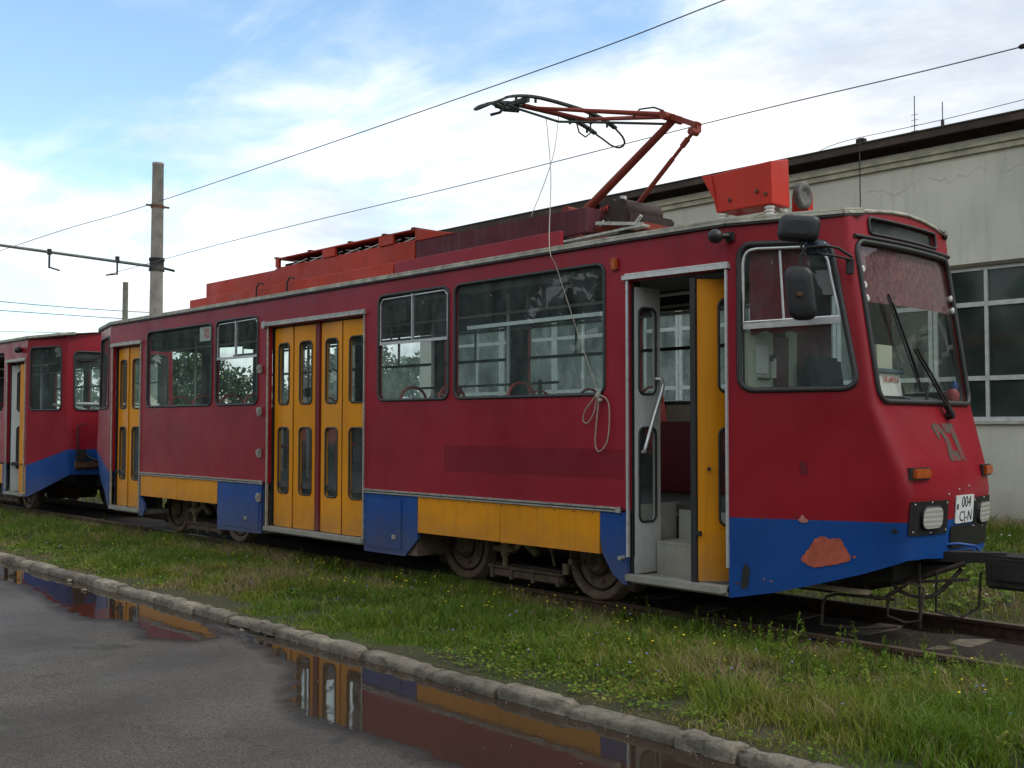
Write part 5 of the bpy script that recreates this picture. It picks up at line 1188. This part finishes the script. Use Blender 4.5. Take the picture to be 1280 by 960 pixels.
owire([(-60, 1.28, 5.6), (-42, 1.25, 5.55), (-23.5, 1.28, 5.50), (-17.8, 1.28, 5.40), (-8.5, 1.28, 5.41), (-5.2, 1.28, 5.49), (3, 1.28, 5.75)], .0065, 'long dark wire crossing the sky from the tall pole to above the pantograph')
owire([(-23.5, 2.9, 4.92), (-17.15, 2.75, 4.915), (-11, 2.75, 4.88), (-6.6, 2.7, 4.87), (-3.5, 2.65, 4.83), (2, 2.6, 4.9)], .006, 'dark wire passing behind the knee of the pantograph towards the depot side')
mb = MB(); mb.lathe((-3.62, 2.65, 4.83), (1, 0, 0), [(-.10, .01), (-.08, .022), (-.03, .022), (0, .012), (.04, .022), (.09, .022), (.11, .01)], 10); mb.build('wire_insulator', MT['chassis'], label='small dark insulator on the wire near the upper right corner', cat='insulator')
owire([(-10.6, 10.6, 6.16), (-10.2, 10.6, 6.64), (-6.79, 10.6, 6.73), (4, 10.6, 7.3)], .006, 'thin wire just above the depot roof edge')
owire([(-48.5, -16, 7.2), (-48.5, 0, 7.05), (-48.5, 14, 6.85), (-48.5, 30, 7.6)], .018, 'thin far wire level with the cross arm hangers')
owire([(-48.5, -16, 7.1), (-48.5, -2, 6.6), (-48.5, 14, 6.5), (-48.5, 30, 6.9)], .018, 'sagging far wire meeting the slimmer pole')
owire([(-70, -25, 7.6), (-70, 0, 7.0), (-70, 30, 7.9)], .022, 'lowest far wire just above the roof of the second tram')

# ================================================================== trees beyond the yard
leafm = []
for nm, col in (('leaf_dark', (.022, .048, .014)), ('leaf_mid', (.040, .078, .020)), ('leaf_light', (.070, .110, .030))):
    m, t, b = nodes(nm); t.links.new(mix(t, mrange(t, noise(t, .9, 4), .35, .65), tuple(x * .7 for x in col), tuple(x * 1.3 for x in col)), b.inputs['Base Color']); setp(b, Roughness=.7)
    b.inputs['Subsurface Weight'].default_value = 0; leafm.append(m)
bark = plain('bark', (.10, .08, .06), .9, 0, 12, .4, .5)
def leafcloud(cens, nper, size, rg, mids=None):
    V = []; F = []; Mi = []
    for (cx_, cy_, cz_, r_) in cens:
        mi = rg.choice((0, 0, 1, 1, 2))
        for _ in range(nper):
            while True:
                p = np.array([rg.uniform(-1, 1) for _ in range(3)])
                if .15 < (p ** 2).sum() < 1: break
            p = p * r_ * np.array([1, 1, .8]) + (cx_, cy_, cz_)
            a = rg.uniform(0, 2 * PI); el = rg.uniform(-1.2, 1.2); s_ = size * rg.uniform(.6, 1.4)
            u = np.array([math.cos(a) * math.cos(el), math.sin(a) * math.cos(el), math.sin(el)]); v = np.cross(u, [rg.uniform(-1, 1), rg.uniform(-1, 1), rg.uniform(-1, 1)]); v /= np.linalg.norm(v) + 1e-6
            o = len(V); V += [p - u * s_ * .5, p + v * s_ * .3, p + u * s_ * .5, p - v * s_ * .3]; F.append((o, o + 1, o + 2, o + 3)); Mi.append(mi if rg.random() < .7 else rg.choice((0, 1, 2)))
    return V, F, Mi
def tree(x, y, h, w_, label, seed, z0=0.0, group='trees beyond the tram yard', lf=.22):
    rg = random.Random(seed); e = empty('broadleaf_tree', (x, y, z0), label, 'tree', group)
    mb = MB(); mb.tube(catm([(x, y, z0 - .2), (x + .1, y, z0 + h * .3), (x - .05, y + .1, z0 + h * .6), (x, y, z0 + h * .85)], 4), .045 * h * .5, 8, r2=.03)
    for k in range(7):
        a = rg.uniform(0, 2 * PI); zz_ = z0 + h * rg.uniform(.25, .6); L = w_ * .42; mb.tube([(x, y, zz_), (x + math.cos(a) * L * .5, y + math.sin(a) * L * .5, zz_ + h * .12), (x + math.cos(a) * L, y + math.sin(a) * L, zz_ + h * .2)], .05, 5, r2=.015)
    mb.build('trunk', bark, e)
    cens = []
    for k in range(46):
        u = rg.uniform(.10, 1); r0 = w_ * .5 * math.sin(PI * min(1, u * .85 + .12)) ** .7 * rg.uniform(.25, 1); a = rg.uniform(0, 2 * PI)
        cens.append((x + r0 * math.cos(a), y + r0 * math.sin(a), z0 + h * (.12 + .84 * u), w_ * rg.uniform(.09, .17)))
    V, F, Mi = leafcloud(cens, 110, lf * (h / 5) ** .5, rg)
    mb = MB(); mb.v = [tuple(v) for v in V]; mb.f = F; mb.m = Mi; mb.sm = [False] * len(F); mb.build('crown', leafm, e)
tl = ['rounded dark green tree', 'broad mid green tree', 'low bushy pale green tree', 'narrow upright green tree']
TS = [(-38, 18.0, 5.2, 4.6), (-34, 19.5, 5.0, 4.4), (-41, 21.5, 5.8, 5.0), (-30.5, 20, 4.7, 4.4), (-45, 17.0, 4.9, 5.2), (-50, 14.6, 5.4, 5.0), (-52, 19, 6.3, 5.6), (-56, 11.4, 5.5, 5.0), (-61, 15.0, 6.2, 5.6), (-57, 6.8, 5.0, 4.8), (-66, 9.5, 6.6, 6.0), (-28, 22.5, 5.0, 4.6), (-25, 23.5, 4.4, 4.2), (-72, 3, 6.2, 6.0), (-47, 26, 7, 6.5)]
whr = ['seen through the rear window pair of the leading tram', 'near the depot corner', 'far behind the tall pole', 'behind the coupling of the two trams', 'beyond the second tram']
for i, (x, y, h, w_) in enumerate(TS): tree(x, y, h * .86, w_, tl[i % 4] + ' ' + whr[(i * 2 + 1) % 5], 100 + i)

for i, (x, y, h, w_) in enumerate([(-8, -26, 9, 8), (-16, -24, 10, 9), (-24, -27, 9.5, 8.5), (-32, -25, 11, 9.5), (-41, -27, 10, 9), (-50, -26, 11, 10), (-60, -28, 11, 10), (-70, -26, 12, 11), (0, -25, 9, 8), (9, -24, 9.5, 8.5), (19, -22, 10, 9), (27, -19, 10, 9), (35, -15, 10, 9), (14, -26, 11, 10), (4, -28, 11, 9)]):
    tree(x, y, h, w_, ('tall roadside tree', 'wide roadside tree', 'dense roadside tree')[i % 3] + ' across the road, facing the trams', 300 + i, -.1, 'trees across the road', .5)

# ================================================================== grass, weeds and flowers
gm = []
for nm, c0, c1 in (('grass_green', (.085, .160, .010), (.145, .235, .018)), ('grass_yellow_green', (.18, .215, .022), (.24, .255, .035)), ('grass_dry', (.26, .20, .09), (.36, .285, .15)), ('grass_dark', (.035, .075, .010), (.055, .105, .014))):
    m, t, b = nodes(nm); t.links.new(mix(t, mrange(t, noise(t, 6, 4), .35, .65), c0, c1), b.inputs['Base Color']); setp(b, Roughness=.55); b.inputs['Specular IOR Level'].default_value = .3
    # leaves let some light through
    tl_ = t.nodes.new('ShaderNodeBsdfTranslucent'); tl_.inputs[0].default_value = (*c1, 1); mx = t.nodes.new('ShaderNodeMixShader'); mx.inputs[0].default_value = .3
    t.links.new(b.outputs[0], mx.inputs[1]); t.links.new(tl_.outputs[0], mx.inputs[2]); t.links.new(mx.outputs[0], t.nodes['Material Output'].inputs[0])
    gm.append(m)
nr = np.random.RandomState(5)
def vnoise(x, y, f, seed):
    r_ = np.random.RandomState(seed); G_ = r_.rand(64, 64); X = (x * f) % 63; Y = (y * f) % 63
    i = X.astype(int); j = Y.astype(int); u = X - i; v = Y - j; u = u * u * (3 - 2 * u); v = v * v * (3 - 2 * v)
    return G_[i, j] * (1 - u) * (1 - v) + G_[(i + 1) % 64, j] * u * (1 - v) + G_[i, (j + 1) % 64] * (1 - u) * v + G_[(i + 1) % 64, (j + 1) % 64] * u * v
GY = np.array([-400, -2.0, -1.96, -1.2, .1, .42, 2.3, 3.2, 9.4, 30, 900.]); GZ = np.array([-.19, -.19, -.105, -.085, -.095, -.12, -.14, -.07, .12, .1, 0])
def blades(name, x, y, h, wd, mi, lean=.5, kind='stuff', label=None, cat='grass'):
    n = len(x); z = np.interp(y, GY, GZ) - .01
    a = nr.rand(n) * 2 * PI; la = nr.rand(n) * 2 * PI; L = h * (lean * (.2 + nr.rand(n)))
    dx, dy = np.cos(a) * wd / 2, np.sin(a) * wd / 2
    bx, by = np.cos(la) * L, np.sin(la) * L
    V = np.zeros((n, 5, 3))
    V[:, 0] = np.stack([x - dx, y - dy, z], 1); V[:, 1] = np.stack([x + dx, y + dy, z], 1)
    V[:, 2] = np.stack([x + dx * .8 + bx * .35, y + dy * .8 + by * .35, z + h * .6], 1); V[:, 3] = np.stack([x - dx * .8 + bx * .35, y - dy * .8 + by * .35, z + h * .6], 1)
    V[:, 4] = np.stack([x + bx, y + by, z + h * (1 - .25 * lean * nr.rand(n))], 1)
    base = (np.arange(n) * 5)[:, None]
    li = np.concatenate([base + np.array([[0, 1, 2, 3]]), base + np.array([[3, 2, 4]])], 1).ravel()
    ls = (np.arange(n)[:, None] * 7 + np.array([[0, 4]])).ravel(); lt = np.tile([4, 3], n)
    me = bpy.data.meshes.new(name); me.vertices.add(n * 5); me.vertices.foreach_set('co', V.ravel())
    me.loops.add(len(li)); me.loops.foreach_set('vertex_index', li.astype(np.int32)); me.polygons.add(n * 2)
    me.polygons.foreach_set('loop_start', ls.astype(np.int32)); me.polygons.foreach_set('loop_total', lt.astype(np.int32))
    for m_ in gm: me.materials.append(m_)
    me.polygons.foreach_set('material_index', np.repeat(mi, 2).astype(np.int32)); me.update(calc_edges=True); me.validate()
    o = bpy.data.objects.new(name, me); return finish(o, None, label, cat, None, kind)
def species(x, y, dryb=0.):
    d = vnoise(x, y, .9, 1) * .6 + vnoise(x, y, 3.1, 2) * .4 + dryb + nr.rand(len(x)) * .22 - .11
    r_ = nr.rand(len(x)); mi = np.where(d > .67, 2, np.where(d > .47, 1, 0)); mi = np.where((r_ < .12), 3, mi); mi = np.where((r_ > .94), 2, mi); return mi
# near verge: density falls off with distance
def verge(n, x0, x1, y0=-1.94, y1=.46):
    x = nr.rand(n) * (x1 - x0) + x0; y = nr.rand(n) * (y1 - y0) + y0
    pat = vnoise(x, y, 1.6, 3) * .6 + vnoise(x, y, 5, 4) * .4
    bare = vnoise(x, y, 2.3, 55) * .5 + vnoise(x, y, 6.5, 56) * .5; keep = nr.rand(n) < np.clip((pat - .22) * 3.2, .32, 1) * np.clip((.74 - bare) * 9, .08, 1); x, y, pat = x[keep], y[keep], pat[keep]
    return x, y, pat
X = []; Y = []; P_ = []
for n, x0, x1 in ((52000, -4.2, -.6), (70000, -8, -4.2), (60000, -13, -8), (36000, -19, -13), (20000, -30, -19)):
    x, y, p = verge(n, x0, x1); X.append(x); Y.append(y); P_.append(p)
X = np.concatenate(X); Y = np.concatenate(Y); P_ = np.concatenate(P_)
edge = np.clip((Y + 1.94) / .5, .25, 1)
H = (1 + .28 * np.clip((X + 6) / 3, 0, 1)) * (.035 + .12 * P_ * nr.rand(len(X)) * (.5 + vnoise(X, Y, 2.7, 77)) + .085 * (vnoise(X, Y, 1.1, 8) > .55) * nr.rand(len(X)) + .07 * np.exp(-((Y - .3) / .35) ** 2) * nr.rand(len(X)) * (X < -7)) * edge
far_ = np.clip((-X - 6) / 14, 0, 1)
blades('grass', X, Y, H, .0035 + .004 * nr.rand(len(X)) + .006 * far_, species(X, Y, .10 * (1 - edge)), .8, label='patchy green and straw-coloured grass on the verge between kerb and tram')
# tall thin stalks near the rail
n = 5200; x = nr.rand(n) * 26 - 27; y = np.clip(nr.normal(.05, .5, n), -1.8, .47); h = .09 + .13 * nr.rand(n) * np.exp(-np.abs(y - .1))
blades('grass', x, y, h, np.full(n, .0035), np.where(nr.rand(n) < .45, 2, np.where(nr.rand(n) < .5, 1, 0)), .5, label='taller thin stalks standing along the near rail')
# between and beyond the rails
n = 4200; x = nr.rand(n) * 12 - 9; y = .62 + nr.rand(n) * 1.4; k_ = vnoise(x, y, 2.2, 12) > .62; blades('grass', x[k_], y[k_], .03 + .05 * nr.rand(k_.sum()), np.full(k_.sum(), .004), species(x[k_], y[k_]), .9, label='sparse tufts between the two rails')
n = 95000; x = nr.rand(n) * 16 - 12.5; y = 2.2 + 7.1 * nr.rand(n) ** .8; pat = vnoise(x, y, .8, 13) * .5 + vnoise(x, y, 2.7, 14) * .5
h = (.06 + .16 * pat * nr.rand(n)) * (1 + .8 * (y > 8))
blades('grass', x, y, h, .006 + .007 * nr.rand(n), species(x, y), .8, label='rough grass in the yard between the track and the depot wall')
n = 30000; x = nr.rand(n) * 50 - 62; y = 2.3 + 20 * nr.rand(n); blades('grass', x, y, .08 + .15 * nr.rand(n), .02 + .02 * nr.rand(n), species(x, y), .8, label='rough grass in the open yard beyond the second tram')
# broad low leaves (clover, plantain)
def rosettes(n, x0, x1, y0, y1, size, name='ground_cover', thr=.52, seed=21, label=''):
    x = nr.rand(n) * (x1 - x0) + x0; y = nr.rand(n) * (y1 - y0) + y0; k_ = (vnoise(x, y, 1.3, seed) * .6 + vnoise(x, y, 4, seed + 1) * .4) > thr; x, y = x[k_], y[k_]; n = len(x)
    z = np.interp(y, GY, GZ) + .008 + .05 * nr.rand(n); a = nr.rand(n) * 2 * PI; s_ = size * (.5 + nr.rand(n)); tz = (nr.rand(n) - .2) * .7
    u = np.stack([np.cos(a), np.sin(a), tz], 1) * s_[:, None]; v = np.stack([-np.sin(a), np.cos(a), (nr.rand(n) - .5) * .8], 1) * s_[:, None] * .5
    c = np.stack([x, y, z], 1); V = np.stack([c, c + u * .4 + v, c + u, c + u * .4 - v], 1).reshape(-1, 3)
    me = bpy.data.meshes.new(name); me.vertices.add(n * 4); me.vertices.foreach_set('co', V.ravel()); me.loops.add(n * 4); me.loops.foreach_set('vertex_index', np.arange(n * 4, dtype=np.int32)); me.polygons.add(n)
    me.polygons.foreach_set('loop_start', (np.arange(n) * 4).astype(np.int32)); me.polygons.foreach_set('loop_total', np.full(n, 4, np.int32))
    for m_ in gm: me.materials.append(m_)
    me.polygons.foreach_set('material_index', np.where(nr.rand(n) < .7, 0, np.where(nr.rand(n) < .6, 1, 3)).astype(np.int32)); me.update(calc_edges=True)
    finish(bpy.data.objects.new(name, me), None, label, 'ground cover', None, 'stuff')
def forbs(n, x0, x1, y0, y1, hz, seed, label):
    rg = random.Random(seed); mb = MB()
    for _ in range(n):
        x = rg.uniform(x0, x1); y = rg.uniform(y0, y1); z = gz(y); h = rg.uniform(*hz); tx = x + rg.uniform(-.3, .3) * h; ty = y + rg.uniform(-.3, .3) * h
        mb.tube([(x, y, z), (tx, ty, z + h)], .0022, 3); mi = rg.choice((0, 0, 1, 3))
        for k in range(int(7 + 60 * h)):
            u = rg.uniform(.1, 1); p = Vector((x, y, z)).lerp(Vector((tx, ty, z + h)), u); a = rg.uniform(0, 6.28); L = (.05 * (1 - u) + .020) * rg.uniform(.6, 1.3); d = Vector((math.cos(a), math.sin(a), rg.uniform(.0, .8))).normalized() * L; s_ = d.cross(Vector((0, 0, 1))).normalized() * L * .24
            mb.add([p, p + d * .5 + s_, p + d, p + d * .5 - s_], [(0, 1, 2, 3)], mi)
    mb.build('ground_cover', gm, None, label, 'ground cover', None, 'stuff')
forbs(620, -17, -.6, -1.5, .45, (.06, .17), 3, 'leafy ragged forbs growing through the verge grass')
forbs(230, -5.5, -.4, -1.2, .50, (.10, .26), 4, 'denser leafy weeds by the near rail in front of the cab')
forbs(260, -8, 2, 2.3, 8.5, (.10, .28), 5, 'leafy weeds in the yard beyond the track')
# loose grit and debris on the road
gp = nr.rand(1500, 2); mb = MB(); rg = random.Random(8)
for k in range(1000):
    x = rg.uniform(-20, 0); y = -2.08 - abs(rg.gauss(0, .05)) if rg.random() < .5 else rg.uniform(-6.5, -2.1); r_ = rg.uniform(.002, .007)
    bm = bmesh.new(); bmesh.ops.create_icosphere(bm, subdivisions=1, radius=r_); mb.frombm(bm, rg.choice((0, 0, 1)), Matrix.Translation((x, y, -.165)) @ Matrix.Rotation(rg.uniform(0, 6), 4, (rg.random(), rg.random(), 1)) @ Matrix.Diagonal((1.2, .8, .6, 1)))
mb.build('gravel', [plain('grit', (.15, .125, .10), .9, 0, 20, .4, .3), plain('grit_dark', (.08, .065, .05), .9, 0, 20, .4, .3)], None, 'loose grit scattered on the asphalt along the kerb', 'gravel', None, 'stuff')
rosettes(42000, -18, -.8, -1.9, .4, .024, label='low broad-leaved clover patches among the verge grass')
rosettes(16000, -9, 3, 2.3, 9.2, .055, thr=.5, seed=31, label='broad-leaved weeds in the yard grass')
# flowers
def flowers(name, n, col, x0, x1, y0, y1, hz, label, r_=.009):
    mat = plain(name + '_petal', col, .6, 0, 30, .15, 0); mb = MB(); rg = random.Random(hash(name) % 100 if False else len(name) * 7)
    for _ in range(n):
        x = rg.uniform(x0, x1); y = rg.uniform(y0, y1); h = rg.uniform(*hz); z = gz(y); a = rg.uniform(0, 6); q = (x + math.cos(a) * h * .25, y + math.sin(a) * h * .25, z + h)
        mb.tube([(x, y, z), q], .0018, 3, mi=1)
        bm = bmesh.new(); bmesh.ops.create_icosphere(bm, subdivisions=1, radius=r_ * rg.uniform(.6, 1.2)); mb.frombm(bm, 0, Matrix.Translation(q) @ Matrix.Scale(.55, 4, (0, 0, 1)))
    mb.build(name, [mat, gm[1]], None, label, 'wildflowers', None, 'stuff')
flowers('yellow_wildflowers', 230, (.80, .62, .02), -17, -1.2, -.9, .5, (.08, .20), 'tiny yellow flowers scattered along the near rail')
flowers('blue_wildflowers', 110, (.22, .24, .62), -15, -1.0, -1.6, .3, (.06, .15), 'tiny pale blue flowers scattered in the verge grass')
flowers('white_wildflowers', 220, (.6, .6, .5), -7, 3, 2.6, 8.8, (.12, .25), 'whitish flower heads in the yard grass', .014)
# single tall weeds
def weed(x, y, h, seed, label):
    rg = random.Random(seed); z = gz(y); e = empty('weed', (x, y, z), label, 'weed', 'tall weeds along the track')
    mb = MB(); top = (x + rg.uniform(-.05, .05) * h / .3, y + rg.uniform(-.04, .04), z + h); mb.tube(catm([(x, y, z), (x + rg.uniform(-.015, .015), y, z + h * .5), top], 4), .004, 5, r2=.002)
    mb.build('stem', gm[0], e); lf = MB()
    for k in range(int(26 * h / .3)):
        u = rg.uniform(.05, 1); p = Vector((x, y, z)).lerp(Vector(top), u); a = rg.uniform(0, 6.28); L = (.07 * (1 - u) + .022) * rg.uniform(.7, 1.3); d = Vector((math.cos(a), math.sin(a), rg.uniform(.1, .9))).normalized() * L; s_ = d.cross(Vector((0, 0, 1))).normalized() * L * .22
        lf.add([p, p + d * .5 + s_, p + d, p + d * .5 - s_], [(0, 1, 2, 3)], rg.choice((0, 0, 1)))
    lf.build('leaves', [gm[0], gm[1]], e)
for k, (x, y, h, lab) in enumerate([(-4.28, .02, .34, 'tall leafy weed on the verge under the front coupler, left of its pair'), (-3.95, .25, .30, 'upright weed beside the near rail in front of the cab skirt'), (-3.45, .25, .27, 'leafy weed against the near rail where the sleepers show'), (-4.2, -.2, .20, 'bushy green weed on the verge in front of the cab'), (-2.7, .1, .24, 'leafy weed at the right edge beside the rail'), (-2.45, -.05, .22, 'broad weed at the far right corner of the verge'), (-11.0, .1, .24, 'leafy weed under the middle doors'), (-8.9, .0, .22, 'weed standing before the locker with the cut corner'), (-16.9, .2, .30, 'weed below the gap between the two trams'), (-13.0, .2, .22, 'weed below the locker behind the middle doors'), (-5.9, .3, .26, 'yellow-green weed in front of the first wheel'), (-10.2, -.3, .18, 'small weed on the verge before the ochre doors')]): weed(x, y, h, 40 + k, lab)
# stones on the verge and pebbles in the water
stm = plain('field_stone', (.20, .17, .12), .9, 0, 14, .35, .6)
def stone(x, y, z, rx, ry, rz, seed, label, nm='stone'):
    rg = random.Random(seed); bm = bmesh.new(); bmesh.ops.create_icosphere(bm, subdivisions=3, radius=1)
    ph = [(Vector((rg.uniform(-1, 1), rg.uniform(-1, 1), rg.uniform(-1, 1))).normalized(), rg.uniform(.5, .85)) for _ in range(9)]
    for v in bm.verts:
        for nn, dd in ph:
            k_ = v.co.dot(nn)
            if k_ > dd: v.co -= nn * (k_ - dd)
        v.co = Vector((x + v.co.x * rx, y + v.co.y * ry, z + v.co.z * rz))
    mb = MB(); mb.frombm(bm); mb.build(nm, stm, None, label, 'stone', 'stones on the ground')
for k, (x, y, z, a, b_, c_, lab) in enumerate([(-4.45, .10, -.09, .13, .09, .06, 'flat tan stone half hidden in grass before the cab skirt'), (-3.40, .22, -.10, .15, .10, .06, 'pale flat stone beside the rail right of the leafy weed'), (-4.95, -.15, -.09, .08, .06, .04, 'smaller tan stone on the verge below the open door'), (-11.4, -2.28, -.158, .035, .03, .02, 'dark pebble in the left puddle, nearer the tip'), (-12.2, -2.13, -.155, .04, .03, .02, 'reddish pebble in the left puddle by the kerb'), (-8.3, -2.16, -.160, .03, .02, .014, 'tiny pebble between the puddles and the kerb')]): stone(x, y, z, a, b_, c_, 60 + k, lab)
